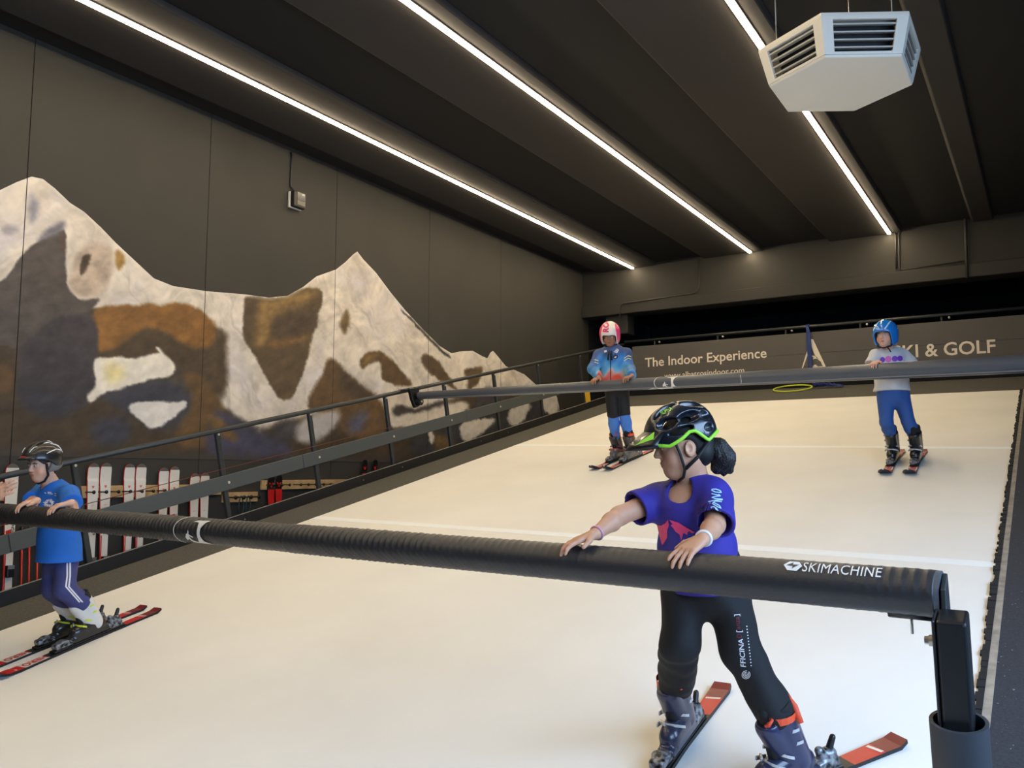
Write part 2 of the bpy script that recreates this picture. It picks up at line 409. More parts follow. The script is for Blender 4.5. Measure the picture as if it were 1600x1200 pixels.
LAYERS = [  # colour, polygon, edge softness in photo pixels
 ((84, 74, 64), [(-200, 500)]+c1([(0, 560), (110, 440), (200, 380), (255, 420), (255, 520), (330, 610), (430, 622), (560, 625), (720, 615), (850, 660), (930, 740), (925, 950), (900, 1010), (900, 1180), (600, 1180), (0, 1100)])+[(-200, 680)], 3),
 ((80, 64, 44), [(-200, 530)]+c1([(0, 755), (80, 790), (75, 1000), (190, 1078), (360, 1010), (520, 1000), (640, 1120), (730, 1140), (925, 1010), (990, 1080), (1100, 1135)])+c2([(240, 765), (420, 700), (600, 690), (790, 745), (870, 700), (1000, 655), (1060, 620), (1200, 590), (1390, 600), (1480, 640), (1500, 900)])+[(880, 760), (-200, 760)], 5),
 ((94, 86, 81), [(-200, 520)]+c1([(0, 515), (60, 450), (100, 380), (170, 330), (240, 300), (268, 285), (274, 340), (268, 420), (275, 500), (300, 560), (345, 588), (425, 572), (395, 612), (360, 640), (240, 650), (180, 700), (80, 790), (0, 770)])+[(-200, 560)], 2),
 ((138, 133, 148), c1([(140, 345), (205, 280), (272, 248), (268, 300), (200, 325)]), 5),
 ((104, 84, 70), c1([(240, 305), (270, 300), (272, 400), (255, 380)]), 4),
 ((150, 146, 160), c1([(120, 120), (165, 190), (150, 250), (120, 270)]), 6),
 ((160, 154, 158), c1([(0, 280), (60, 270), (80, 300), (20, 315)]), 5),
 ((70, 64, 69), c1([(80, 790), (180, 700), (240, 650), (370, 640), (420, 700), (410, 800), (385, 860), (400, 940), (360, 1010), (290, 1060), (190, 1080), (110, 1040), (70, 1000), (75, 850)]), 5),
 ((62, 60, 74), c1([(75, 930), (200, 960), (330, 990), (290, 1060), (190, 1080), (110, 1040)]), 9),
 ((112, 82, 48), [(-200, 640)]+c1([(0, 840), (60, 880), (62, 960), (0, 970)])+[(-200, 640)], 5),
 ((176, 158, 140), c1([(285, 500), (300, 420), (350, 350), (420, 345), (470, 370), (470, 470), (430, 560), (350, 578), (300, 555)]), 5),
 ((84, 70, 52), c1([(333, 470), (340, 400), (380, 388), (372, 430), (345, 480)]), 2),
 ((196, 152, 78), c1([(478, 372), (510, 385), (525, 420), (505, 455), (482, 465)]), 3),
 ((154, 106, 50), c1([(380, 632), (430, 605), (560, 605), (640, 597), (665, 610), (720, 595), (790, 598), (860, 640), (905, 690), (900, 760), (850, 800), (760, 780), (690, 720), (610, 700), (550, 740), (480, 790), (405, 810), (415, 720)]), 3),
 ((84, 68, 48), c1([(405, 812), (480, 780), (550, 735), (610, 700), (690, 715), (760, 772), (850, 790), (900, 750), (900, 690), (950, 725), (938, 800), (952, 900), (925, 1012), (880, 940), (860, 905), (740, 870), (700, 830), (540, 840), (400, 835)]), 6),
 ((66, 65, 82), c1([(420, 972), (560, 935), (690, 905), (815, 985), (760, 1080), (640, 1140), (540, 1060), (440, 1010)]), 7),
 ((60, 62, 78), c1([(380, 1080), (520, 1060), (560, 1150), (480, 1200), (380, 1180)]), 9),
 ((224, 216, 200), c1([(385, 860), (400, 822), (450, 830), (500, 812), (540, 832), (650, 808), (668, 800), (645, 778), (662, 778), (690, 812), (732, 860), (722, 892), (690, 908), (640, 905), (560, 937), (480, 960), (420, 972), (380, 1012), (360, 1005), (366, 972), (402, 945), (396, 900)]), 2),
 ((228, 212, 150), c1([(430, 860), (480, 845), (520, 870), (510, 920), (450, 930)]), 9),
 ((220, 214, 205), c1([(525, 1018), (600, 1003), (700, 1012), (800, 1003), (742, 1060), (690, 1100), (630, 1126), (580, 1085), (545, 1055)]), 2),
 ((116, 86, 50), c1([(735, 872), (860, 900), (925, 1015), (965, 1085), (1005, 1175), (900, 1200), (745, 1200), (715, 1150), (790, 1050), (815, 985)]), 5),
 ((66, 66, 92), c1([(880, 1030), (990, 1080), (1110, 1150), (1200, 1160), (1200, 1300), (960, 1300), (920, 1150)]), 8),
 # middle peak
 ((104, 84, 58), c2([(208, 207), (310, 220), (385, 212), (450, 178), (525, 185), (520, 250), (500, 300), (505, 330), (485, 362), (475, 440), (440, 540), (405, 620), (375, 638), (345, 625), (310, 560), (270, 490), (245, 440), (198, 380), (210, 320), (205, 260)]), 2),
 ((158, 124, 72), c2([(265, 232), (310, 235), (440, 195), (515, 190), (480, 230), (390, 265), (330, 300), (305, 400), (262, 430), (245, 380), (262, 300)]), 7),
 ((146, 108, 60), c2([(300, 395), (380, 385), (475, 365), (470, 385), (390, 410), (320, 430)]), 5),
 ((92, 74, 56), c2([(330, 310), (420, 280), (500, 270), (500, 330), (470, 365), (380, 375), (320, 370)]), 7),
 ((114, 86, 54), c2([(545, 460), (578, 475), (640, 540), (700, 585), (740, 610), (780, 660), (795, 750), (720, 790), (640, 790), (590, 720), (560, 690), (510, 690), (452, 662), (500, 560), (535, 520)]), 3),
 ((84, 68, 52), c2([(590, 490), (640, 545), (740, 612), (690, 640), (600, 600)]), 8),
 ((124, 100, 64), c2([(590, 312), (632, 262), (637, 310), (622, 377), (600, 352)]), 3),
 ((106, 80, 50), c2([(673, 472), (700, 438), (760, 435), (800, 465), (850, 520), (887, 567), (880, 582), (830, 572), (780, 560), (760, 540), (765, 500), (750, 473), (710, 490), (687, 517)]), 2),
 ((150, 118, 66), c2([(690, 460), (720, 440), (755, 445), (720, 475), (695, 490)]), 5),
 ((100, 78, 54), c2([(918, 470), (935, 441), (975, 458), (1020, 510), (1047, 560), (1080, 600), (1020, 565), (960, 530)]), 2),
 ((112, 90, 62), c2([(1088, 512), (1150, 495), (1178, 503), (1165, 545), (1130, 585), (1105, 590), (1110, 550)]), 2),
 ((52, 50, 47), c2([(832, 262), (870, 288), (930, 348), (1000, 420), (1052, 468), (1015, 450), (950, 385), (880, 312)]), 1.5),
 ((74, 68, 66), c2([(800, 668), (840, 648), (890, 672), (950, 650), (1040, 628), (1000, 660), (900, 690), (815, 705)]), 3),
 ((212, 202, 188), c2([(800, 745), (805, 715), (850, 692), (920, 684), (1000, 655), (1120, 630), (1110, 690), (1000, 710), (880, 742)]), 3),
 ((72, 66, 76), c2([(1115, 665), (1150, 622), (1195, 572), (1232, 598), (1300, 640), (1230, 665)]), 3),
 ((62, 60, 64), c2([(880, 740), (1080, 700), (1260, 650), (1500, 600), (1500, 900), (880, 900)]), 4),
 ((122, 96, 62), c2([(955, 765), (1010, 770), (1060, 800), (1040, 870), (980, 850)]), 5),
 ((216, 208, 196), c2([(1072, 742), (1108, 716), (1235, 700), (1192, 750), (1150, 782), (1110, 806), (1083, 782)]), 2),
 ((204, 198, 188), c2([(1268, 695), (1288, 660), (1372, 636), (1350, 690), (1332, 722), (1288, 742)]), 2),
 ((206, 198, 186), c2([(1396, 616), (1475, 612), (1484, 685), (1430, 694), (1412, 660)]), 2),
 ((210, 202, 190), c2([(948, 760), (966, 752), (976, 790), (960, 815)]), 2),
 ((92, 92, 128), c2([(640, 692), (712, 668), (690, 752), (628, 770)]), 8),
 ((178, 172, 168), c2([(400, 760), (430, 720), (500, 692), (585, 668), (600, 700), (570, 745), (520, 792), (490, 802), (430, 806)]), 5),
 ((78, 74, 80), c2([(320, 735), (395, 700), (430, 735), (405, 800), (340, 800)]), 8),
 ((72, 70, 104), c2([(90, 690), (150, 700), (235, 770), (330, 800), (410, 830), (400, 870), (60, 870), (50, 790)]), 7),
 ((130, 98, 56), c2([(60, 680), (110, 700), (190, 790), (175, 800), (90, 770)]), 5),
]
def polysd(U, V, poly):
    """signed distance to a polygon in photo pixels (negative inside)"""
    p = np.array(poly); d2 = np.full(U.shape, 1e9, np.float32); ins = np.zeros(U.shape, bool)
    for (x0, y0), (x1, y1) in zip(p, np.roll(p, -1, 0)):
        ex, ey = x1-x0, y1-y0; L2 = ex*ex+ey*ey
        if L2 < 1e-9: continue
        wx, wy = U-x0, V-y0; h = np.clip((wx*ex+wy*ey)/L2, 0, 1); d2 = np.minimum(d2, (wx-h*ex)**2+(wy-h*ey)**2)
        c = (y0 <= V) != (y1 <= V); t = (V-y0)/np.where(abs(ey) < 1e-9, 1e-9, ey); ins ^= c & (U < x0+t*ex)
    d = np.sqrt(d2); return np.where(ins, -d, d)
M_mural = mat('mural_paint', (1, 1, 1), .7, attr='col', var=.07, vscale=9, bump=.12, bscale=70)
mural = thing('mountain_mural', (XW, 6.0, CAM[2]+.13), 'painted mural of snowy brown mountain peaks on the dark left wall', 'mural')
MUR_Z0 = CAM[2]+.135
sil_yz = np.array([onX(u, v, XW)[1:] for u, v in SIL]); order = np.argsort(sil_yz[:, 0]); sil_yz = sil_yz[order]
def mural_section(a, b):
    ua, ub = px((XW, a, 3.0))[0], px((XW, b, 3.0))[0]; n = max(8, int(abs(ub-ua)/1.25)); m = 300
    us = np.linspace(0, 1, n+1); w0 = 1/(px_depth((XW, a, 3.0))); w1 = 1/(px_depth((XW, b, 3.0)))
    t = us*w1/((1-us)*w0+us*w1); Yc = a+(b-a)*t                    # even steps as seen, still plain wall coordinates
    top = np.interp(Yc, sil_yz[:, 0], sil_yz[:, 1]); top = np.maximum(top, MUR_Z0+.02)
    k = np.linspace(0, 1, m+1); Z = MUR_Z0+(top[:, None]-MUR_Z0)*k[None, :]; Y = np.repeat(Yc[:, None], m+1, 1)
    q = np.stack([np.full(Y.shape, XW)-CAM[0], Y-CAM[1], Z-CAM[2]], -1); dz = q@_f; U = 800+FPX*(q@_r)/dz; V = 600-FPX*(q@_u)/dz
    Uw = U+3.0*fbm(Y*9, Z*9, 3)+1.2*fbm(Y*40, Z*40, 5); Vw = V+3.0*fbm(Y*9+50, Z*9, 4)+1.2*fbm(Y*40+9, Z*40, 6)
    wq = 1.8*fbm(Y*1.3, Z*1.3, 61); st = fbm(Y*4+Z*2.0+wq, Z*9-Y*4+wq*2, 11)                                # brush strokes
    C = np.array(SNOW, float)[None, None, :]*(1+.13*st[..., None])
    bl = np.clip(fbm(Y*2.2, Z*2.2, 21)*1.6, 0, 1)[..., None]; C = C*(1-.5*bl)+np.array((196, 192, 206.0))*.5*bl
    C = C*(1-.20*np.clip(fbm(Y*7+Z*4+wq*2, Z*3-wq, 31), 0, 1)[..., None])
    for col, poly, soft in LAYERS:
        poly = chaikin(poly); p = poly; soft = soft*1.35; g_ = np.mean(col); col = [(g_+(c_-g_)*(.70 if col[2] > col[0] else .95))*(.84 if g_ < 150 else 1.0) for c_ in col]
        if p[:, 0].max() < U.min()-20 or p[:, 0].min() > U.max()+20: continue
        d = polysd(Uw, Vw, poly); w = np.clip(.5-d/(2*soft), 0, 1); w = (w*w*(3-2*w))[..., None]
        lum = np.mean(col); amp = .09 if lum > 170 else .22
        cc = np.array(col, float)[None, None, :]*(1+amp*fbm(Y*6+Z*5, Z*12-Y*7, 41)[..., None]+amp*.5*fbm(Y*1.7, Z*1.7, 43)[..., None])
        C = C*(1-w)+cc*w
    rim = np.clip((Z-(top[:, None]-.05))/.05, 0, 1)[..., None]*np.array((Y > 3.4))[..., None]; C = C*(1-.45*rim)+np.array((228, 220, 208.0))*.45*rim
    fade = np.clip((Z-MUR_Z0)/.12+.5*fbm(Y*12, Z*12, 51), 0, 1)[..., None]; C = C*fade+np.array((60, 55, 50.0))*(1-fade)
    c = np.clip(C, 0, 255)/255; lin = np.where(c <= .04045, c/12.92, ((c+.055)/1.055)**2.4)
    idx = np.arange((n+1)*(m+1)).reshape(n+1, m+1)
    f = np.stack([idx[:-1, :-1], idx[:-1, 1:], idx[1:, 1:], idx[1:, :-1]], -1).reshape(-1, 4)[:, ::-1]
    v = np.stack([np.full(Y.shape, XW+.004), Y, Z], -1).reshape(-1, 3)
    obj('mural_section', v, f, M_mural, mural, cols=lin.reshape(-1, 3))
def px_depth(p): return float((np.asarray(p)-CAM)@_f)
mend = sil_yz[-1, 0]
ms = [2.6]+[s_ for s_ in seams if 2.7 < s_ < mend-.05]+[mend]
for a, b in zip(ms[:-1], ms[1:]): mural_section(a+(.004 if a != ms[0] else 0), b-(.004 if b != ms[-1] else 0))

# ------------------------------------------------------------------ ceiling lights
M_led = mat('led_glow', LED_COLOR, .5, emit=LED_STRENGTH); M_alu = mat('led_profile', srgb(150, 145, 135), .35, .6)
for x, lab in ((-6.505, 'warm white LED strip on the ceiling beam nearest the mural wall'), (-4.278, 'warm white LED strip running along the middle ceiling beam'), (-2.032, 'warm white LED strip behind the hanging white fan heater')):
    t = thing('led_strip', (x, 5, ZC-.03), lab, 'ceiling light', 'LED strips on the ceiling beams')
    MB().box((x-.035, YF+.5, ZC-.012), (x+.035, YB-.05, ZC)).build('profile', M_alu, t)
    MB().box((x-.021, YF+.52, ZC-.026), (x+.021, YB-.06, ZC-.012)).build('diffuser', M_led, t, label='glowing diffuser')

# ------------------------------------------------------------------ wall sensor with its cable
p = onX(459, 315, XW); t = thing('wall_sensor', p, 'small black and white sensor box with cable high on the dark wall', 'sensor')
w_, h_ = .10, .10
bevel(MB().box((XW+.001, p[1]-w_, p[2]-h_), (XW+.035, p[1]+w_, p[2]+h_)).build('back_plate', mat('plastic_white', srgb(205, 200, 190), .5), t), .01)
bevel(MB().box((XW+.035, p[1]-w_+.01, p[2]-h_+.01), (XW+.10, p[1]+w_, p[2]+h_)).build('housing', mat('plastic_black', srgb(28, 28, 28), .45), t), .012)
MB().box((XW+.10, p[1]-.04, p[2]-.06), (XW+.104, p[1]+w_-.012, p[2]-.005)).build('faceplate', mat('plastic_grey', srgb(104, 102, 94), .5), t)
MB().box((XW+.10, p[1]-.04, p[2]+.0), (XW+.103, p[1]+w_-.012, p[2]+.095)).build('display', mat('screen_dark', srgb(52, 54, 56), .2), t)
MB().box((XW+.103, p[1]+.03, p[2]+.065), (XW+.105, p[1]+w_-.02, p[2]+.085)).build('indicator', mat('plastic_white'), t)
c0 = onX(455, 238, XW+.012); c1_ = onX(454.5, 285, XW+.012)
MB().tube([c0, onX(456, 250, XW+.012), onX(454.5, 270, XW+.012), onX(454, 290, XW+.012), (XW+.03, p[1]+.01, p[2]+h_-.01)], .011, 8).build('cable', mat('plastic_black'), t, True)

# ------------------------------------------------------------------ hanging fan heater (hexagonal cassette)
M_hw = mat('heater_white', srgb(226, 220, 206), .45); M_hd = mat('heater_inside', srgb(22, 22, 22), .7); M_slat = mat('heater_slat', srgb(186, 182, 172), .4)
HC = np.array([-1.079, 5.902, CAM[2]+2.6]); RB_, RT_, HH_ = .474, .543, .245
t = thing('fan_heater', HC, 'white hexagonal fan heater cassette hanging from thin wires', 'heater')
def hexv(i, R, z): w = math.radians(-90+60*i); return HC+np.array([R*math.cos(w), R*math.sin(w), z])
hv = lambda R, z: [hexv(i, R, z) for i in range(6)]
bevel(MB().add(hv(RB_, 0)+hv(RB_+.008, .018), [tuple(range(5, -1, -1)), tuple(range(6, 12))]+[(i, (i+1) % 6, 6+(i+1) % 6, 6+i) for i in range(6)]).build('bottom_panel', M_hw, t), .006)
mb = MB().add(hv(RT_, HH_)+hv(RT_, HH_+.02), [tuple(range(5, -1, -1)), tuple(range(6, 12))]+[(i, (i+1) % 6, 6+(i+1) % 6, 6+i) for i in range(6)])
mb.build('top_panel', M_hw, t)
MB().add(hv(.37, .018)+hv(.42, HH_), [(i, (i+1) % 6, 6+(i+1) % 6, 6+i) for i in range(6)]).build('fan_housing', M_hd, t)
for i in range(6):
    def face(u, v, ins=0.0):
        a = hexv(i, RB_+.008, .018)*(1-u)+hexv(i+1, RB_+.008, .018)*u; b = hexv(i, RT_, HH_)*(1-u)+hexv(i+1, RT_, HH_)*u
        q = a*(1-v)+b*v; c = HC.copy(); c[2] = q[2]; m_ = (hexv(i, 1, 0)+hexv(i+1, 1, 0))/2-HC; m_[2] = 0; return q-unit(m_)*ins
    def bar(u0, u1, v0, v1, mb):
        mb.hexa([face(u0, v0, .02), face(u1, v0, .02), face(u1, v0), face(u0, v0), face(u0, v1, .02), face(u1, v1, .02), face(u1, v1), face(u0, v1)])
    mb = MB(); bar(0, .13, 0, 1, mb); bar(.87, 1, 0, 1, mb); bar(.13, .87, 0, .07, mb); bar(.13, .87, .91, 1, mb); mb.build('side_frame', M_hw, t)
    for v in (.22, .42, .62, .82):
        MB().hexa([face(.13, v-.0, .050), face(.87, v-.0, .050), face(.87, v-.045, .006), face(.13, v-.045, .006), face(.13, v+.02, .050), face(.87, v+.02, .050), face(.87, v-.005, .006), face(.13, v-.005, .006)]).build('slat', M_slat, t)
M_wire = mat('steel_wire', srgb(170, 165, 155), .35, .9)
for i in (0, 2, 4):
    w = math.radians(-150+120*i/2); p0 = HC+np.array([.42*math.cos(w), .42*math.sin(w), HH_+.02]); q = p0.copy(); q[2] = ZC+.06
    if -.84 < p0[0] < -.58 or -3.1 < p0[0] < -1.8: q[2] = ZC
    MB().tube([p0, q], .004, 6).build('suspension_wire', M_wire, t, True)
    MB().obox(p0+np.array([0, 0, .008]), (.03, 0, 0), (0, .012, 0), (0, 0, .01)).build('bracket', M_hw, t)
# ================================================================== SKI MACHINE
X0, X1 = -6.0, -.292                            # belt edges
SB, SE = .30, 12.93                             # belt start and end up the slope
SK = 14.37                                      # back board
M_belt = mat('belt_white', srgb(236, 234, 228), .8, var=.035, vscale=1.2, bump=.05, bscale=260)
M_grey = mat('strip_carpet', srgb(82, 80, 74), .95, var=.25, vscale=60, bump=.15, bscale=220, flecks=(140, .68, srgb(140, 134, 118)))
M_rub = mat('walkway_rubber', srgb(44, 47, 54), .85, var=.3, vscale=90, bump=.2, bscale=180, flecks=(75, .72, srgb(170, 172, 178)))
M_black = mat('black_board', srgb(26, 24, 23), .55, var=.15, vscale=20)
M_rail = mat('rail_steel', srgb(58, 61, 62), .38, .35)
M_edge = mat('edge_light', srgb(150, 145, 135), .5, .3)
t = thing('ski_treadmill', S(-3, 1, 0), 'inclined ski treadmill with a wide white belt and grey carpet edges', 'ski machine')
mb = MB().sbox(-6.62, 1.9, SB-.2, SK+.05, -.5, -.03)
base = mb.v; lo = [np.array([p[0], p[1], 0.001]) for p in base[:4]]
deck = MB(); tp = [S(-6.5935, SB, -.03), S(2.2, SB, -.03), S(2.2, 17.5, -.03), S(-6.5935, 17.5, -.03)]
deck.hexa([np.array([p[0], p[1], .002]) for p in tp]+tp); deck.build('deck', M_black, t)
nb = 40
bv = []; bf = []
for i in range(nb+1):
    s = SB+(SE-SB)*i/nb
    for j in range(13): bv.append(S(X0+(X1-X0)*j/12, s, 0))
for i in range(nb):
    for j in range(12): a = i*13+j; bf.append((a, a+1, a+14, a+13))
belt = obj('belt', bv, bf, M_belt, t, label='white ski belt')
M_seam = mat('belt_seam', srgb(246, 250, 252), .7)
for sl_, sr_ in ((5.80, 5.40), (9.52, 8.90)):
    w = .05
    MB().hexa([S(X0+.0, sl_-w, .0005), S(X1, sr_-w, .0005), S(X1, sr_+w, .0005), S(X0, sl_+w, .0005), S(X0, sl_-w, .0015), S(X1, sr_-w, .0015), S(X1, sr_+w, .0015), S(X0, sl_+w, .0015)]).build('belt_seam', M_seam, belt)
MB().sbox(-6.56, X0-.004, SB, SK, -.03, .004).build('side_strip', M_grey, t, label='grey carpet strip')
MB().sbox(X0-.004, .0, SE+.004, SK, -.03, .004).build('back_strip', M_grey, t, label='grey carpet strip')
MB().sbox(X1+.045, 2.2, SB, SE+.004, -.03, .006).build('walkway', M_rub, t, label='dark rubber walkway')
MB().sbox(.0, 2.2, SE+.004, 17.5, -.03, .006).build('walkway', M_rub, t)
# brush seal along the right belt edge: ragged black bristles and a pale metal strip
mb = MB(); s = SB
while s < SE:
    d = random.uniform(.02, .07); w = random.uniform(.004, .02); mb.sbox(X1-.004-w, X1+.014, s, s+d, .001, .008+random.uniform(0, .006)); s += d
o = mb.build('brush_seal', mat('bristle_black', srgb(20, 21, 24), .9), t, label='ragged black bristles'); o['kind'] = 'stuff'
o = MB().sbox(X1+.014, X1+.045, SB, SE, -.03, .009).build('edge_strip', mat('metal_strip', srgb(168, 160, 148), .5, .3, var=.3, vscale=14), t)
# kerb boards on the left (1.2 m lengths) and their pale top edge
XK = -6.56; s = -.05+.3
for i in range(6):
    a, b = SB+i*2.4, min(SB+(i+1)*2.4, SK); k = MB().sbox(XK-.022, XK, a+.002, b-.002, -.03, .112).build('kerb_board', M_black, t)
    MB().sbox(XK-.022, XK-.002, a+.002, b-.002, .112, .116).build('edge_trim', M_edge, k)
    for q in (a+.35, b-.35):
        MB().tube([S(XK, q, .06), S(XK+.004, q, .06)], .007, 8).build('screw', M_edge, k)
# back kerb below the banner
MB().sbox(-6.56, 2.2, SK, SK+.03, -.03, .20).build('back_board', M_void, t)

# ------------------------------------------------------------------ left guard rail
M_bolt = mat('bolt_zinc', srgb(210, 206, 196), .35, .7)
XP = -6.6
g = thing('guard_rail', S(XP, 6.5, 0), 'dark steel guard rail with posts and a broad mid board along the mural side', 'railing')
POSTS = [s_ for s_ in (.51, 1.71, 2.50, 3.90, 5.31, 6.51, 7.75, 8.93, 10.12, 11.37, 12.78)]
for s_ in POSTS:
    po = bevel(MB().sbox(XP-.03, XP+.008, s_-.024, s_+.024, -.25, .925).build('post', M_rail, g), .004, 1)
    MB().tube([S(XP+.008, s_, .905), S(XP+.016, s_, .905)], .011, 10).build('bolt', M_bolt, po)
MB().tube([S(XP, SB, .94), S(XP, SK+.2, .94)], .024, 14).build('top_rail', M_rail, g, True)
for i in range(4):
    a, b = SB+i*3.0, min(SB+(i+1)*3.0, 11.9); md = bevel(MB().sbox(XP+.008, XP+.032, a+.002, b-.002, .375, .515).build('mid_board', mat('board_grey', srgb(72, 77, 77), .5), g), .003, 1)
    for s_ in POSTS:
        if a < s_ < b: MB().tube([S(XP+.032, s_+.02, .445), S(XP+.04, s_+.02, .445)], .013, 10).build('bolt', M_bolt, md)
o = MB().tube([S(XP+.0105, 1.5, .60), S(XP+.0105, 3.87, .583), S(XP+.0105, 4.97, .579), S(XP+.0105, 7.765, .556)], .0035, 6).build('cord', mat('cord_red', srgb(104, 52, 42), .7), None, True)
tag(o, 'thin red cord stretched along the guard rail above the mid board', 'cord')
# back rail with its banner
g2 = thing('back_rail', (-3, 14.42, S(0, SK)[2]), 'dark steel rail above the grey banner at the top of the slope', 'railing')
YR = S(0, SK, 0)[1]
zt = CAM[2]+2.40
MB().tube([(XP, YR+.05, zt), (2.2, YR+.05, zt)], .026, 14).build('top_rail', M_rail, g2, True)
for x in np.arange(-6.0, 2.2, 1.17):
    p_ = MB().tube([(x, YR+.05, S(0, SK)[2]-.026), (x, YR+.05, zt-.02)], .018, 8).build('post', M_rail, g2, True)
    MB().tube([(x+.11, YR+.02, zt-.055), (x+.11, YR-.015, zt-.055)], .016, 10).build('bolt', M_bolt, p_, True)
M_ban = mat('banner_grey', srgb(88, 84, 80), .6, var=.05, vscale=2)
zb0, zb1 = S(0, SK)[2]+.20, CAM[2]+2.295
bn_ = thing('banner_board', (-2, YR, zb0), 'grey banner board lettered The Indoor Experience and SKI & GOLF', 'banner')
for i, (a, b) in enumerate(((-6.42, -3.3), (-3.3, -.2), (-.2, 2.2))):
    for k in range(2):
        za = zb0+(zb1-zb0)*k/2; zz = zb0+(zb1-zb0)*(k+1)/2
        bevel(MB().box((a+.002, YR-.012, za+.0015), (b-.002, YR+.012, zz-.0015)).build('panel', M_ban, bn_), .0015, 1)
M_let = mat('letter_cream', srgb(238, 226, 208), .6)
YL = YR-.012
def by(u, v): return onY(u, v, YL)
def banner_text(txt, pa, pb, sp=1.0, bold=.012):
    """text from pixel pa (baseline start) to pb (baseline end), upright"""
    v, f = text_tris(txt, sp, bold=bold); A, B = by(*pa), by(*pb); L = B[0]-A[0]; W = v[:, 0].max(); h = L/W
    flat_on('lettering', (v, f), A, (1, 0, (B[2]-A[2])/L), (0, 0, 1), M_let, bn_, h, .003)
banner_text('The Indoor Experience', (1008, 573.5), (1198, 558.5))
banner_text('www.albatrosindoor.com', (1038, 591.5), (1163, 582.5), bold=.006)
banner_text('SKI & GOLF', (1396, 560), (1556, 550.5), bold=.016)
def banner_poly(pts): 
    q = [by(*p) for p in pts]; c = q[0]; vf = poly_tris([(p[0]-c[0], p[2]-c[2]) for p in q])
    flat_on('emblem', vf, c, (1, 0, 0), (0, 0, 1), M_let, bn_, 1.0, .003)
ap = lambda L: [(1180+x/7.5, 480+y/7.5) for x, y in L]
banner_poly(ap([(650, 375), (678, 375), (830, 700), (795, 700), (770, 640), (720, 600), (690, 540), (655, 450), (560, 715), (545, 715)]))
banner_poly(ap([(640, 548), (665, 565), (690, 568), (715, 575), (760, 620), (730, 602), (700, 605), (672, 615), (684, 590), (660, 580)]))
banner_poly(ap([(690, 675), (710, 672), (735, 695), (780, 690), (800, 705), (700, 715), (655, 712)]))
# yellow notice on the kerb end by the corner
o = MB().obox(S(-6.60, 12.92, .19), (.002, 0, 0), ES*.09, EN*.11).build('warning_notice', mat('notice_yellow', srgb(226, 178, 40), .5)); tag(o, 'small yellow notice on the guard rail post in the far corner', 'sign')

# ------------------------------------------------------------------ padded safety bars
M_pad = mat('bar_padding', srgb(78, 82, 88), .36, bump=.1, bscale=120)
M_padn = mat('bar_padding_near', srgb(44, 44, 46), .40, bump=.1, bscale=160)
M_print = mat('bar_print', srgb(226, 224, 218), .5)
def bar_mesh(A, B, rfn, amp, name, m, parent, n=420, seg=28, phase=0.0, wl=.05):
    """sleeve with gathered folds along a tube"""
    A, B = np.asarray(A), np.asarray(B); L = np.linalg.norm(B-A); d = (B-A)/L; a = unit(EN-d*(EN@d)); b = np.cross(d, a); v = []; f = []
    for i in range(n+1):
        x = L*i/n
        for j in range(seg):
            w = 2*math.pi*j/seg; wf = w if w <= math.pi else 2*math.pi-w; dl = .055*max(0, wf-1.25)**1.2; xs = x-dl
            am = amp(x/L)*(.65+.35*math.sin(x*3.1+phase)); q_ = math.sin(xs/wl*math.pi+1.6*math.sin(xs*2.3+phase)); r = rfn(x/L)*(1+am*(1.1-2.2*abs(q_)**.8)+am*.35*math.sin(xs/wl*2.1+wf*1.5+phase))
            v.append(A+d*x+r*(math.cos(w)*a+math.sin(w)*b))
    for i in range(n):
        for j in range(seg): j2 = (j+1) % seg; f.append((i*seg+j, (i+1)*seg+j, (i+1)*seg+j2, i*seg+j2))
    f.append(tuple(range(seg))); f.append(tuple(n*seg+j for j in range(seg-1, -1, -1)))
    return obj(name, v, f, m, parent, True)
# near bar
_a, _b = onBelt(0, 802, .87), onBelt(1440, 925.5, .87); NA = _a+(_b-_a)*((-6.44-_a[0])/(_b[0]-_a[0])); NB_ = _a+(_b-_a)*((-.270-_a[0])/(_b[0]-_a[0]))
def near_at(x): t_ = (x-NA[0])/(NB_[0]-NA[0]); return NA+(NB_-NA)*t_
RN = .0605
def bar_x(A, B, u):
    lo, hi = A[0], B[0]
    for _ in range(50):
        m_ = (lo+hi)/2; q_ = A+(B-A)*((m_-A[0])/(B[0]-A[0]))
        if px(q_)[0] < u: lo = m_
        else: hi = m_
    return lo
nbar = thing('safety_bar', S(-3.3, 2.48, .8), 'black padded safety bar with white SKIMACHINE lettering in front of the child in purple shirt', 'safety bar')
nsl = bar_mesh(NA, NB_, lambda u: RN*(.97 if u < .6 else 1.0), lambda u: .052 if u < .66 else .052*max(.34, 1-(u-.66)/.12), 'padded_sleeve', M_padn, nbar, 1700, 32, wl=.030)
def on_bar(vf, A, B, x0, ang0, h, R, m, parent, name, flip=1, lift=.0025):
    """wrap a flat shape round the bar: x along the bar from world x0, y round the tube from angle ang0 (0 = top, towards the camera positive)"""
    v, f = vf; A, B = np.asarray(A), np.asarray(B); d = unit(B-A); a = unit(EN-d*(EN@d)); c = -np.cross(d, a)*1.0
    if (CAM-A)@c < 0: c = -c
    st = A+d*((x0-A[0])/d[0]); out = []
    for p in v:
        th = ang0-p[1]*h/R; out.append(st+d*p[0]*h+(R+lift)*(math.cos(th)*a+math.sin(th)*c))
    return obj(name, out, f, m, parent, True)
AN = math.radians
xt = onBelt(1262, 880, .93)
v, f = text_tris('SKIMACHINE', 1.05, sub=.25, bold=.0); W = v[:, 0].max()
sx0 = bar_x(NA, NB_, 1233); hh = .033; sx1 = bar_x(NA, NB_, 1262); sx2 = bar_x(NA, NB_, 1384)
v2 = v.copy(); v2[:, 0] *= ((sx2-sx1)/hh)/W
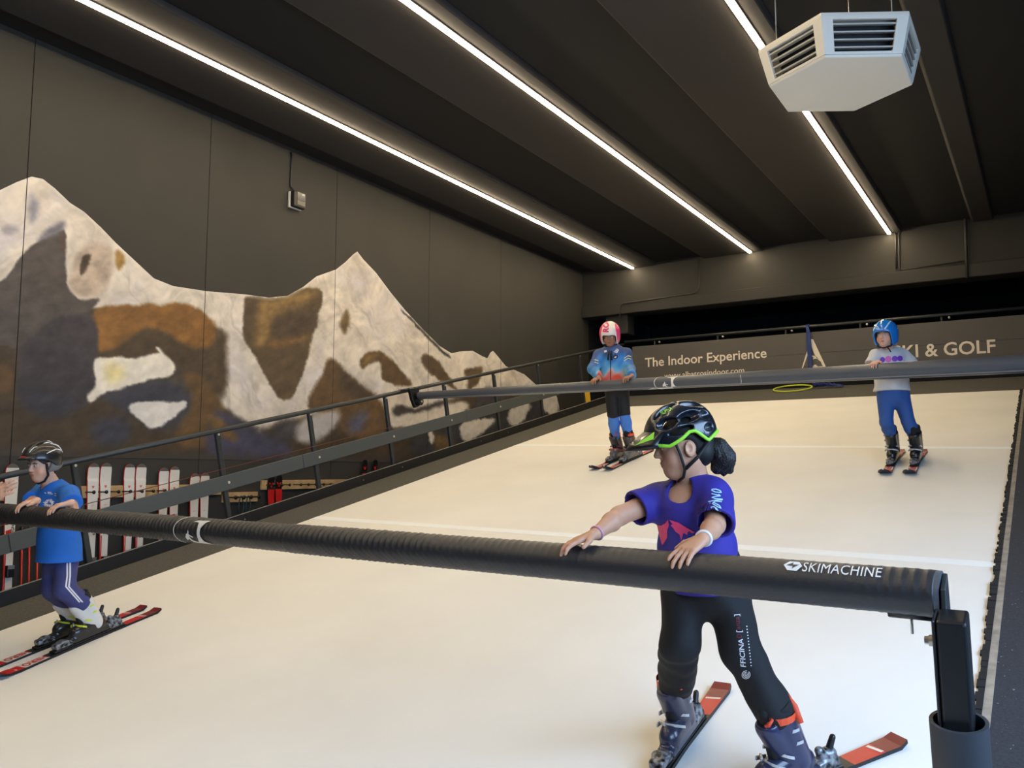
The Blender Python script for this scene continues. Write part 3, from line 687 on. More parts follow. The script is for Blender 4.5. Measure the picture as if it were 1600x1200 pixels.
on_bar((v2, f), NA, NB_, sx1, AN(43), hh, RN, M_print, nbar, 'lettering')
hexo = [(-.05, .5), (.35, 1.0), (1.15, 1.0), (1.5, .5), (1.15, 0), (.35, 0)]
on_bar(poly_tris(hexo, .3), NA, NB_, sx0, AN(43), hh, RN, M_print, nbar, 'logo_badge')
on_bar(poly_tris([(.2, .45), (.75, .85), (.7, .58), (1.25, .6), (.7, .15), (.75, .42)], .3), NA, NB_, sx0, AN(43), hh, RN, M_padn, nbar, 'logo_bolt', lift=.0035)
def bar_logo(A, B, x, R, h, parent, mdark):
    """ring with a skier and a wave, wrapped on the sleeve facing the camera"""
    arc = [math.pi*(.62+.76*i/29) for i in range(30)]
    on_bar((np.array([(1.95+r_*math.cos(w), .5+r_*math.sin(w)*.8, 0) for w in arc for r_ in (1.95, 1.85)]), [(2*i, 2*i+1, 2*i+3, 2*i+2) for i in range(29)]), A, B, x, AN(107), h, R, M_print, parent, 'logo_ring')
    on_bar(poly_tris([(2.15, 1.25), (2.6, 1.42), (4.1, 1.48), (3.75, 1.25), (3.45, .8), (3.42, .3), (3.65, -.2), (4.4, -.5), (2.4, -.45), (2.9, -.35), (3.05, 0), (3.05, .8), (2.95, 1.2), (2.7, 1.27)], .2), A, B, x, AN(107), h, R, M_print, parent, 'logo_wave')
    on_bar(poly_tris([(1.9, .62), (2.02, .45), (1.97, .3), (2.5, .1), (2.46, .02), (1.98, .16), (2.2, -.2), (2.9, -.40), (2.2, -.42), (1.85, -.1), (1.6, -.25), (1.48, 0), (1.68, .3), (1.83, .35)], .2), A, B, x, AN(107), h, R, M_print, parent, 'logo_skier')
bar_logo(NA, NB_, bar_x(NA, NB_, 289), RN, .060, nbar, M_padn)
# right end: cap, clevis plate, pin, bolt; then the arm standing in its socket
M_blk = mat('powder_black', srgb(22, 23, 25), .38); M_sock = mat('socket_grey', srgb(52, 55, 60), .55)
dn = unit(NB_-NA)
ec = MB().tube([NB_-dn*.01, NB_+dn*.012], RN*.98, 28).build('end_cap', M_pad, nbar); smooth_by_angle(ec)
MB().tube([NB_-dn*.12-EN*.055, NB_-dn*.005-EN*.055], .02, 10).build('velcro_tab', M_blk, nbar, True)
ARM = S(-.232, 2.262, 0)
pl = [NB_+dn*.014+EN*.05+ES*.02, NB_+dn*.014+EN*.03-ES*.05, NB_+dn*.014-EN*.03-ES*.062, NB_+dn*.014-EN*.115-ES*.066, NB_+dn*.014-EN*.115-ES*.03, NB_+dn*.014-EN*.06+ES*.03]
bevel(MB().prism(pl, dn*.012).build('clevis_plate', M_rail, nbar), .002, 1)
q = NB_-dn*.065-EN*.062; MB().tube([q, q-np.array([0, 0, .05])], .0035, 8).build('pin', M_bolt, nbar, True)
arm = thing('bar_arm', ARM, 'black square arm standing in a grey tube socket at the belt edge', 'support arm')
ax_, as_ = np.array([.034, 0, 0]), ES*.048
a0, a1 = S(-.228, 2.235, .25), S(-.228, 2.262, .855)
bevel(MB().hexa([a0-ax_-as_, a0+ax_-as_, a0+ax_+as_, a0-ax_+as_, a1-ax_-as_, a1+ax_-as_, a1+ax_+as_, a1-ax_+as_]).build('arm', M_blk, arm), .008, 3)
bevel(MB().hexa([a0-ax_*1.25-as_, a0-ax_*1.04-as_, a0-ax_*1.04+as_, a0-ax_*1.25+as_, a1-ax_*1.25-as_, a1-ax_*1.04-as_, a1-ax_*1.04+as_*.9, a1-ax_*1.25+as_*.9]).build('side_plate', M_blk, arm), .003, 1)
bp_ = a1-EN*.065-ax_*1.25-ES*.01
MB().tube([bp_, bp_-np.array([.012, 0, 0])], .014, 12).tube([bp_-np.array([.012, 0, 0]), bp_-np.array([.022, 0, 0])], .010, 6).build('bolt', M_bolt, arm)
sk = MB(); s0, s1 = S(-.228, 2.235, .009), S(-.228, 2.235, .60); R1_, R2_ = .066, .057; ring = 40
vv = []
for (c, R) in ((s0, R1_), (s1, R1_), (s1, R2_), (S(-.228, 2.235, .25), R2_)):
    for j in range(ring): w = 2*math.pi*j/ring; vv.append(c+R*(math.cos(w)*np.array([1, 0, 0])+math.sin(w)*ES))
ff = [(i*ring+j, i*ring+(j+1) % ring, (i+1)*ring+(j+1) % ring, (i+1)*ring+j) for i in range(3) for j in range(ring)]+[tuple(3*ring+j for j in range(ring))]
sko = obj('socket', vv, ff, M_sock, arm, label='grey tube socket'); smooth_by_angle(sko, 35)
# white A emblem on the socket facing the camera
u_, w_ = unit(np.cross(EN, unit(CAM-s1))), EN
vf = poly_tris([(-.010, 0), (0, .034), (.006, .034), (.018, 0), (.012, 0), (.006, .018), (.002, .026), (-.004, 0)])
wrap_on('emblem', vf, S(-.228, 2.235, .475), u_, EN, M_print, arm, sko, 1.0, .001)

# far bar
FA, FB = S(-6.40, 8.13, .872), S(.75, 7.83, .870)
fbar = thing('safety_bar', S(-3, 8, .8), 'grey padded safety bar held by the two children at the top of the slope', 'safety bar')
RFf = lambda u: .046+.033*u
bar_mesh(FA, FB, RFf, lambda u: .010 if u < .3 else .003, 'padded_sleeve', M_pad, fbar, 900, 26, phase=1.0, wl=.05)
q0 = unit(-ES*.80-EN*.62); MB().tube([FA+(FB-FA)*k_+q0*(RFf(k_)+.001) for k_ in np.linspace(.02, .995, 30)], .006, 6).build('sleeve_seam', mat('seam_grey', srgb(120, 122, 126), .4), fbar, True)
def far_at(x): t_ = (x-FA[0])/(FB[0]-FA[0]); return FA+(FB-FA)*t_
bar_logo(FA, FB, bar_x(FA, FB, 1026), .063, .060, fbar, M_pad)
on_bar(poly_tris([(-.5, 0), (.0, .1), (.6, 0), (1.2, .12), (2.0, .1), (3.0, .14), (3.2, -.1), (-.6, -.1)], .3), FA, FB, bar_x(FA, FB, 1022), AN(138), .07, .063, M_print, fbar, 'logo_lettering')
on_bar(poly_tris([(0, 0), (.15, .5), (.13, 1.0), (.0, 1.5), (.05, 1.52), (.2, 1.0), (.22, .5), (.06, 0)], .2), FA, FB, bar_x(FA, FB, 1160), AN(128), .06, .067, M_print, fbar, 'logo_arc')
br = S(-6.50, 8.13, .90)
bevel(MB().prism([br+ES*-.09+EN*.055, br+ES*.08+EN*.055, br+ES*.08-EN*.0, br+ES*.05-EN*.16, br-ES*.03-EN*.17, br-ES*.07-EN*.06], (.05, 0, 0)).build('rail_bracket', M_blk, fbar), .006, 1)
MB().tube([S(-6.455, 8.13, .80), S(-6.38, 8.13, .80)], .045, 20).build('pivot_disc', M_blk, fbar)
MB().tube([S(-6.38, 8.13, .80), S(-6.37, 8.13, .80)], .013, 10).build('pivot_bolt', M_bolt, fbar)
for a in (-.06, .06): MB().tube([br+ES*a+EN*.055, br+ES*a+EN*.075], .014, 8).build('clamp_bolt', M_blk, fbar)
MB().sbox(-6.62, -6.44, 8.02, 8.23, .955, .968).build('clamp_plate', M_rail, fbar)
MB().tube([S(-6.46, 8.13, .872), S(-6.39, 8.13, .872)], .034, 16).build('bar_end', M_blk, fbar, True)
# near bar bracket (at the rail, like the far one)
_sn = beltxy(NA)[1]; MB().sbox(-6.62, -6.475, _sn-.10, _sn+.10, .955, .968).build('clamp_plate', M_rail, nbar)
MB().tube([NA-dn*.06, NA+dn*.01], .034, 16).build('bar_end', M_blk, nbar, True)
br = S(-6.53, _sn, .90)
bevel(MB().prism([br+ES*-.09+EN*.055, br+ES*.08+EN*.055, br+ES*.08, br+ES*.05-EN*.16, br-ES*.03-EN*.17, br-ES*.07-EN*.06], (.05, 0, 0)).build('rail_bracket', M_blk, nbar), .006, 1)

# ------------------------------------------------------------------ hoop, blue straps
h0 = S(-3.50, 14.10, .02); t = MB(); n = 48
hp = [S(-3.49+.30*math.cos(2*math.pi*i/n), 14.06+.27*math.sin(2*math.pi*i/n), .02+.015*(1+math.sin(2*math.pi*i/n))) for i in range(n)]
o = t.tube(hp, .012, 8, closed=True).build('hoop', mat('hoop_lime', srgb(208, 226, 60), .4), None, True); tag(o, 'lime yellow hoop lying on the grey carpet at the top of the slope', 'hoop')
M_blue = mat('strap_blue', srgb(38, 58, 120), .7)
st = thing('blue_straps', onY(1262, 512, YR-.03), 'bundle of blue straps tied to the back rail and trailing onto the carpet', 'straps')
for k in range(5):
    q = [onY(1260+k*.6, 507+k*.5, YR-.01), onY(1261+k*1.0, 520, YR-.035-.006*k), onY(1262+k*1.2, 545, YR-.04), onY(1264+k*.9, 565, YR-.05), onY(1266+k*.9, 586, YR-.085), S(-3.21+k*.012, 14.25, .10), S(-3.21+k*.012, 14.22, .016)]
    MB().tube(q, [.008, .014, .014, .011, .009, .008, .008], 6).build('strap', M_blue, st, True)
MB().tube([(onY(1260, 508, YR)[0]+.028*math.sin(w), YR+.05+.034*math.cos(w), zt+.034*math.sin(w)*.9) for w in np.linspace(0, 2*math.pi, 14)[:-1]], .012, 6, closed=True).build('knot', M_blue, st, True)
for k in range(14):
    x = -3.2+random.uniform(0, .08); q = []
    for i in range(7): q.append(S(x+i*.07+random.uniform(-.01, .01), 14.2-.12*random.random()-.012*i, .03+abs(.13*math.sin(i*.8+k))*(1-i/6.5)*random.uniform(.2, 1)))
    MB().tube(q, .007, 5).build('strap', M_blue, st, True)

# ------------------------------------------------------------------ ski racks on the mural wall
M_wood = mat('rack_wood', srgb(196, 164, 116), .65, color2=srgb(172, 138, 92), vscale=5)
M_peg = mat('peg_black', srgb(20, 20, 20), .5)
def rack(y0, y1, z0, z1, label, pegs, d=.03, pr=.018, pl_=.13):
    t = thing('ski_rack', (XW, (y0+y1)/2, z0), label, 'rack')
    bevel(MB().box((XW, y0, z0), (XW+d, y1, z1)).build('board', M_wood, t), .003, 1)
    for y in pegs: MB().tube([(XW+d, y, (z0+z1)/2), (XW+d+pl_-.03, y, (z0+z1)/2), (XW+d+pl_, y, (z0+z1)/2+.0)], [pr*.35, pr*.35, pr], 10).build('peg', M_peg, t, True)
    return t
ZB = CAM[2]
rack(3.2, 4.03, ZB-.245, ZB-.137, 'short wooden rack board on the wall at the far side of the boy in blue', (3.4, 3.6, 3.8))
rack(4.50, 6.215, ZB-.24, ZB-.128, 'wooden rack board holding the pairs of white skis', [q for a, b, hw in ((4.745, 4.87, .055), (5.115, 5.24, .055), (5.495, 5.62, .056), (5.865, 5.99, .058)) for q in (a-hw-.0063, (a+b)/2, b+hw+.0063)])
rack(6.242, 6.722, ZB-.326, ZB-.217, 'small wooden rack board with black hooks and hanging straps', (6.33, 6.44, 6.54, 6.65), pr=.024, pl_=.10)
rack(6.772, 8.9, ZB-.197, ZB-.09, 'long wooden rack board with black pegs and one red pair of skis', [6.841, 6.9575, 7.074, 7.25, 7.37, 7.49, 7.62, 7.74, 7.86, 8.0, 8.12, 8.25, 8.425, 8.535, 8.625, 8.735])
# ski built upright or lying: local x across, y along (tail 0 -> tip L), z up from the base
def ski_outline(L, wt, ww, wl, n=26):
    pts = []
    for u in list(np.linspace(0, .90, n-12))+list(np.linspace(.915, 1.0, 13)):
        y = L*u; e_ = 1-.075/L
        w = wl+(ww-wl)*min(1, u/.45)**.8 if u < .45 else ww+(wt-ww)*(min(1, (u-.45)/.46))**1.3 if u < e_ else wt*max(0, 1-((u-e_)/(1.0001-e_))**2.6)**.5
        if u < .015: w *= .86
        pts.append((max(w, .012)/2, y))
    return pts
def ski(name, O, ax, ay, az, L, wt, ww, wl, bands, parent, mats, th=.013, rise=.055):
    """bands: list of (u_end, material index)"""
    O, ax, ay, az = (np.asarray(q, float) for q in (O, ax, ay, az)); pts = ski_outline(L, wt, ww, wl, 40); v = []; f = []; fm = []
    for hw, y in pts:
        u = y/L; z = rise*max(0, (u-.86)/.14)**2+.012*max(0, (.03-u)/.03)
        th_ = th*(.6 if u > .9 else 1.0)
        for sx, zz in ((-1, 0), (1, 0), (1, th_), (-1, th_)): v.append(O+ax*sx*hw*(1 if zz == 0 else .94)+ay*y+az*(z+zz))
    n = len(pts); ev = max(i for _, i in bands)
    for i in range(n-1):
        u = (pts[i][1]+pts[i+1][1])/2/L; mi = next(k for e, k in bands if u <= e)
        a, b = i*4, (i+1)*4
        f += [(a, b, b+1, a+1)]; fm.append(len(mats)-1)
        f += [(a+1, b+1, b+2, a+2)]; fm.append(len(mats)-1)
        f += [(a+2, b+2, b+3, a+3)]; fm.append(mi)
        f += [(a+3, b+3, b, a)]; fm.append(len(mats)-1)
    f += [(0, 1, 2, 3), tuple((n-1)*4+k for k in (3, 2, 1, 0))]; fm += [0, 0]
    o = obj(name, v, f, None, parent, False, fmat=fm, mats=mats); return o
K_w = mat('ski_white', srgb(222, 216, 206), .35); K_r = mat('ski_red', srgb(196, 34, 30), .35); K_k = mat('ski_black', srgb(24, 23, 24), .4); K_d = mat('ski_darkred', srgb(120, 26, 30), .35); K_g = mat('ski_grey', srgb(120, 118, 116), .4, .3)
M_bind = mat('binding_silver', srgb(150, 152, 156), .35, .6); M_bk = mat('binding_black', srgb(18, 18, 20), .4)
M_redlet = mat('letter_black', srgb(30, 30, 32), .5)
def wall_ski(y, ztop, style, label, grp, L=1.82):
    z0 = ztop-L; O = np.array([XW+(.081 if ztop > 1.5 else .046), y, max(z0, .003)]); L = ztop-O[2]
    t = thing('ski', O, label, 'ski', grp); ay = np.array([-.035, 0, 1.0]); ay /= np.linalg.norm(ay); ax = np.array([0, 1.0, 0]); az = np.cross(ax, ay)
    # the top sheet faces the room
    az = az if az[0] > 0 else -az
    if style == 'white':
        s_ = ski('body', O, ax, ay, az, L, .118, .074, .10, [(.06, 0), (.10, 2), (.40, 0), (.62, 0), (.982, 0), (1.0, 4)], t, [K_w, K_r, K_k, K_r, mat('ski_tip_grey', srgb(96, 92, 86), .4), K_r], rise=.02)
        def fl(nm, vf, yy, xx, h, m): flat_on(nm, vf, O+ay*yy+ax*xx+az*.013, ax, ay, m, s_, h, .0015)
        fl('stripe', poly_tris([(-.5, 0), (.5, .25), (.5, 1.0), (-.5, .75)]), L-.52, -.012, .045, K_r)
        fl('stripe', poly_tris([(-.5, 0), (.5, .25), (.5, 1.0), (-.5, .75)]), L-.60, -.012, .045, K_r)
        v, f = text_tris('ROSSIGNOL', 1.0, bold=.02); r90 = np.stack([-v[:, 1], v[:, 0], v[:, 2]], 1)
        fl('lettering', (r90, f), L-.66, .034, .024, M_redlet)
        n = 14; ring = [(math.cos(2*math.pi*i/n), math.sin(2*math.pi*i/n)*.8) for i in range(n)]
        fl('emblem', poly_tris([(-.9, .8), (-.4, .55), (0, .85), (.4, .55), (.9, .8), (.7, -.1), (0, -.9), (-.7, -.1)]), L-.22, 0, .016, mat('emblem_orange', srgb(214, 110, 80), .5))
        fl('stripe', poly_tris([(-.5, 0), (.5, .3), (.5, .6), (-.5, .3)]), L-.40, 0, .03, mat('ski_pink', srgb(226, 170, 160), .5))
        fl('stripe', poly_tris([(-.5, 0), (-.5, 8), (-.35, 8), (-.35, 0)]), .45, 0, .07, K_r)
    else:
        s_ = ski('body', O, ax, ay, az, L, .105, .068, .09, [(.30, 2), (.55, 0), (.70, 0), (.80, 1), (.90, 1), (1.0, 2)], t, [K_w, K_r, K_k, K_k], rise=.02)
        flat_on('chevron', poly_tris([(-1, 1), (-.55, 1), (0, .1), (.55, 1), (1, 1), (.2, -.6), (-.2, -.6)]), O+ay*(L-.11)+az*.012, ax, ay, K_r, s_, .038, .004)
        for yy in (L-.42, L-.50): flat_on('stripe', poly_tris([(-1, -.4), (-.2, .5), (1, .4), (.2, -.5)]), O+ay*yy+az*.013, ax, ay, K_r, s_, .03, .002)
    # bindings: toe and heel on the middle of the ski
    for yy, h_ in ((.74, .045), (.52, .06)):
        c = O+ay*(yy*L/1.62)+az*.035
        b = bevel(MB().obox(c, ax*.03, ay*.05, az*.022).build('binding_toe' if yy > .6 else 'binding_heel', M_bk, t), .008)
        MB().obox(c+ay*.035+az*.022, ax*.026, ay*.016, az*.004).build('binding_plate', M_bind, b)
for (yy, zz), st, lab in (((4.005, .07), 'white', 'single white ski leaning on the wall beyond the boy in blue'),
    ((4.60, -.40), 'white', 'single short white ski half hidden behind the boy in blue shirt'),
    ((4.745, .082), 'white', 'tall white ski beside the boy, one of the first pair on the rack'), ((4.87, .086), 'white', 'tall white ski beside the boy, one of the first pair on the rack'),
    ((5.115, .080), 'white', 'white ski of the second pair on the rack'), ((5.24, .082), 'white', 'white ski of the second pair on the rack'),
    ((5.495, .045), 'white', 'white ski of the shorter third pair on the rack'), ((5.62, .058), 'white', 'white ski of the shorter third pair on the rack'),
    ((5.865, -.010), 'white', 'white ski of the shortest pair beside the guard rail post'), ((5.99, -.006), 'white', 'white ski of the shortest pair beside the guard rail post'),
    ((6.90, -.040), 'red', 'red ski with black tip on the long peg board'), ((7.015, -.034), 'red', 'red ski with black tip on the long peg board'),
    ((8.48, .165), 'red', 'tall red ski with black tip rising above the kerb'), ((8.68, .168), 'red', 'tall red ski with black tip rising above the kerb')):
    wall_ski(yy, ZB+zz, st, lab, 'skis on the wall rack')
# ski poles on hooks by the small board, and red poles below the first rack
def pole(p0, p1, m, label, grp, grip=True):
    t = thing('ski_pole', p0, label, 'ski pole', grp); p0, p1 = np.asarray(p0, float), np.asarray(p1, float)
    MB().tube([p0, p1], [.006, .008], 8).build('shaft', m, t, True); d = unit(p1-p0)
    MB().tube([p1-d*.02, p1+d*.05, p1+d*.11, p1+d*.13], [.012, .015, .017, .010], 10).build('grip', M_bk, t, True)
    MB().tube([p0+d*.05, p0+d*.062], [.028, .02], 12).build('basket', M_bk, t, True)
K_or = mat('pole_orange', srgb(206, 92, 50), .45)
for k, (yy, m_) in enumerate(((6.34, K_g), (6.44, K_or), (6.51, K_or), (6.59, K_k), (6.67, K_k))):
    pole((XW+.09, yy, .004), (XW+(.085 if k in (1, 2) else .024), yy, ZB-.60), m_, ['grey', 'orange', 'orange', 'black', 'black'][k]+' ski pole standing under the small hook board', 'poles under the hook board')
for k, (yy, yp) in enumerate(((6.44, 6.44), (6.54, 6.51))):
    zh = ZB-.2715+.013; q = MB().tube([(XW+.085, yy-.012, zh-.008), (XW+.09, yy-.035, ZB-.36), (XW+.09, yp-.018, ZB-.50), (XW+.09, yp+.018, ZB-.50), (XW+.09, yy+.035, ZB-.36), (XW+.085, yy+.012, zh-.008), (XW+.085, yy, zh)], .006, 6, closed=True).build('pole_strap', mat('strap_teal', srgb(34, 58, 66), .7), None, True)
    tag(q, 'dark teal wrist strap looped over a hook of the small board', 'strap', 'straps on the hook board')
for k, yy in enumerate((4.13, 4.195, 4.265, 4.33)):
    pole((XW+.10, yy, .004), (XW+.024, yy, ZB-.60), K_r, 'red ski pole leaning on the wall behind the boy in blue', 'red poles behind the boy')
# ================================================================== PEOPLE
def ecap(self, a, b, wa, da, wb, db, right, fwd, k=.03, mode='add'):
    """elliptic tapered column from a to b: half widths along right, half depths along fwd"""
    a = np.asarray(a, float); b = np.asarray(b, float); d = b-a; L = np.linalg.norm(d); d = d/L; r_ = unit(right-d*(right@d)); f_ = np.cross(d, r_); R = max(wa, wb, da, db)
    def fn(X, Y, Z):
        x_, y_, z_ = X-a[0], Y-a[1], Z-a[2]; h = x_*d[0]+y_*d[1]+z_*d[2]; t_ = np.clip(h/L, 0, 1)
        w = wa+(wb-wa)*t_; de = da+(db-da)*t_; o = np.abs(h-np.clip(h, 0, L))
        u = (x_*r_[0]+y_*r_[1]+z_*r_[2])/w; v = (x_*f_[0]+y_*f_[1]+z_*f_[2])/de; m_ = np.minimum(w, de)
        return np.sqrt(((np.sqrt(u*u+v*v))*m_)**2+o*o)-m_
    return self.op(fn, np.minimum(a, b)-R, np.maximum(a, b)+R, k, mode)
Field.ecap = ecap
def fcone(self, a, b, ra, rb, k=.02):
    """tapered column with a flat end at b"""
    a = np.asarray(a, float); b = np.asarray(b, float); d = b-a; L = float(np.linalg.norm(d)); d = d/L; R = max(ra, rb)
    def fn(X, Y, Z):
        x_, y_, z_ = X-a[0], Y-a[1], Z-a[2]; h = x_*d[0]+y_*d[1]+z_*d[2]; t_ = np.clip(h/L, 0, 1.2); c = np.maximum(h, 0)
        return np.maximum(np.sqrt((x_-c*d[0])**2+(y_-c*d[1])**2+(z_-c*d[2])**2)-(ra+(rb-ra)*t_), h-L)
    return self.op(fn, np.minimum(a, b)-R, np.maximum(a, b)+R, k)
Field.fcone = fcone
def folds(scale, ph=0.0):
    def fn(X, Y, Z):
        a = np.sin(X*scale+2.1*np.sin(Z*scale*.5+ph)+Y*scale*.6+ph); b = np.sin(Z*scale*1.3+1.7*np.sin(X*scale*.7-ph)-Y*scale*.8+1.3+ph); return .6*a+.4*b*np.sin(Y*scale*.9+X*3+ph)
    return fn
def to_cam(yaw, pitch=0.0):
    """direction facing the camera, turned yaw degrees towards the picture's left and pitched up"""
    c = -np.array([_f[0], _f[1], 0]); c /= np.linalg.norm(c); l = -np.array([_r[0], _r[1], 0]); l /= np.linalg.norm(l); y = math.radians(yaw); p = math.radians(pitch)
    h = math.cos(y)*c+math.sin(y)*l; return np.array([h[0]*math.cos(p), h[1]*math.cos(p), math.sin(p)])
UPZ = np.array([0, 0, 1.0])
M_skin = mat('skin', (1, 1, 1), .5, attr='col', var=.04, vscale=30, bump=.03, bscale=300, spec=.4)
M_eyew = mat('eye_white', srgb(230, 226, 222), .3); M_iris = mat('iris_dark', srgb(40, 28, 20), .2)
M_hair = mat('hair_dark', srgb(26, 20, 17), .45, var=.5, vscale=70, bump=.5, bscale=160)
M_pl = mat('buckle_silver', srgb(190, 190, 190), .35, .7)
HAND_BAR = None                                 # (start, end, radius function) of the bar that the hands rest on
def rest(p, r):
    """keep a joint of radius r on the outside of the bar"""
    if HAND_BAR is None: return p
    A, B, rf = HAND_BAR; d = B-A; l_ = np.linalg.norm(d); d = d/l_; h = (p-A)@d; o = p-A-h*d; q = np.linalg.norm(o); R = rf(min(1, max(0, h/l_)))+r*.85
    return p if q >= R else A+h*d+o/q*R
def add_hand(F, w, d, n, right, curl, s, spread=.10, thumb_out=.8):
    d = unit(d); n = unit(n-d*(n@d)); side = np.cross(n, d)*(1 if right else -1)
    for i in range(4):
        kn = rest(w+d*(.074-.004*abs(i-1))*s+side*(.0235-.0155*i)*s, .0098*s)
        F.cone(rest(w+d*.012*s+side*(.012-.008*i)*s, .0125*s), kn, .0125*s, .0098*s, .010*s)
        p = kn; ang = 0.0; ln = (.066, .072, .066, .053)[i]*s; dirs = d+side*spread*(1.2-i*.8)
        for j, (fr, rr) in enumerate(((.45, (.0082, .0074)), (.31, (.0074, .0066)), (.24, (.0066, .0054)))):
            ang += curl[j]; q = rest(p+unit(unit(dirs)*math.cos(ang)-n*math.sin(ang))*ln*fr, rr[1]*s); F.cone(p, q, rr[0]*s, rr[1]*s, .003*s); p = q
    b = rest(w+d*.020*s+side*.018*s, .0125*s); m_ = rest(b+unit(side*thumb_out+d*.65-n*.25)*.034*s, .0095*s); e = rest(m_+unit(side*thumb_out*.45+d*.9-n*.35)*.030*s, .0070*s)
    F.cone(b, m_, .0125*s, .0095*s, .008*s); F.cone(m_, e, .0092*s, .0070*s, .003*s)
def add_head(F, Hc, M, s, neck):
    """child's head about the centre of the skull; M rows are right, forward, up"""
    L = lambda x, y, z: Hc+M.T@(np.array([x, y, z])*s)
    F.ell(L(0, -.012, .030), (.073*s, .090*s, .083*s), M, .02*s); F.ell(L(0, .018, -.030), (.060*s, .068*s, .078*s), M, .025*s)
    F.ell(L(0, .052, -.078), (.026*s, .024*s, .022*s), M, .025*s)
    for q in (-1, 1):
        F.ell(L(q*.036, .048, -.028), (.026*s, .026*s, .028*s), M, .02*s)
        F.ell(L(q*.030, .090, .013), (.017*s, .014*s, .011*s), M, .010*s, 'sub')
        F.ell(L(q*.031, .071, .012), (.0145*s, .0125*s, .0115*s), M, .004*s)
        F.ell(L(q*.074, -.008, -.006), (.009*s, .021*s, .029*s), frame(M[1]+.35*q*M[0], M[2]-.15*M[1]), .006*s)
        F.ell(L(q*.083, -.004, -.004), (.007*s, .011*s, .016*s), M, .004*s, 'sub')
        F.ell(L(q*.009, .088, -.019), (.008*s, .009*s, .006*s), M, .006*s)
    F.cone(L(0, .082, .022), L(0, .099, -.014), .0075*s, .0098*s, .009*s)
    F.ell(L(0, .080, -.043), (.020*s, .010*s, .0052*s), M, .005*s); F.ell(L(0, .078, -.053), (.017*s, .010*s, .0058*s), M, .005*s)
    F.cone(L(0, -.018, -.045), neck, .050*s, .052*s, .025*s)
    return L
def head_extras(t, L, M, s, hair=True, brow=None):
    for q in (-1, 1):
        F = MB(); c = L(q*.031, .0738, .012)
        e = sphere(c, .0102*s, M_eyew, 'eye', t); f_ = unit(M[1]+.0*q*M[0])
        sphere(c+f_*.0048*s, .0064*s, M_iris, 'iris', e)
        MB().tube([L(q*.046, .073, .026), L(q*.034, .084, .033), L(q*.018, .087, .029)], [.0014*s, .003*s, .0024*s], 6).build('eyebrow', brow or M_hair, t, True)
def sphere(c, r, m, name, parent, seg=12):
    v = []; f = []; n = seg//2
    for i in range(n+1):
        a = math.pi*i/n
        for j in range(seg): b = 2*math.pi*j/seg; v.append(np.asarray(c)+r*np.array([math.sin(a)*math.cos(b), math.sin(a)*math.sin(b), math.cos(a)]))
    for i in range(n):
        for j in range(seg): f.append((i*seg+j, (i+1)*seg+j, (i+1)*seg+(j+1) % seg, i*seg+(j+1) % seg))
    return obj(name, v, f, m, parent, True)
def limits(pts, pad):
    p = np.array(list(pts)); return p.min(0)-pad, p.max(0)+pad
def build_body(t, J, tf, hM, s, hands, vox, skin, lip, hs=None):
    """one continuous body: trunk, head, arms with hands, legs down to the ankles"""
    pts = [J[k] for k in J]+[w+unit(d)*.17*s for w, d, *_ in hands]+[J['head']+UPZ*.14*s]
    F = Field(*limits(pts, .10*s), vox); tr = unit(np.cross(tf, UPZ))
    F.ecap(J['chest'], J['pelvis'], .125*s, .085*s, .115*s, .088*s, tr, tf, .04*s)
    F.cone(J['shR'], J['shL'], .042*s, .042*s, .05*s); F.cone(J['neck'], J['chest'], .05*s, .09*s, .04*s)
    for q in 'RL':
        F.cone(J['sh'+q], J['el'+q], .040*s, .032*s, .02*s); w = J['wr'+q]
        mid = J['el'+q]+(w-J['el'+q])*.35; F.cone(J['el'+q], mid, .031*s, .032*s, .015*s); F.cone(mid, w, .031*s, .0205*s, .012*s)
        F.cone(J['hip'+q], J['kn'+q], .075*s, .052*s, .03*s); F.cone(J['kn'+q], J['an'+q], .050*s, .036*s, .02*s)
    for (w, d, n, right, curl, *rest) in hands: add_hand(F, w, d, n, right, curl, s*1.0, *(rest or ()))
    hs = hs or s; L = add_head(F, J['head'], hM, hs, J['neck'])
    sk = np.array(srgb(*skin)); lp = np.array(srgb(*lip))
    def colfn(v):
        q = (v-J['head'])@hM.T/hs; c = np.tile(sk, (len(v), 1))
        m_ = np.clip(1-((q[:, 0]/.019)**2+((q[:, 2]+.048)/.0095)**2), 0, 1)*(q[:, 1] > .07); m_ = np.clip(m_*2.5, 0, 1)[:, None]; c = c*(1-m_)+lp*m_
        ch = np.exp(-(((np.abs(q[:, 0])-.042)/.02)**2+((q[:, 2]+.025)/.022)**2))*(q[:, 1] > .03); c = c*(1-.25*ch[:, None]*np.array([0.2, .8, .8])); return c
    b = F.build('body', M_skin, t, 1, colfn); head_extras(t, L, hM, hs); return b, L
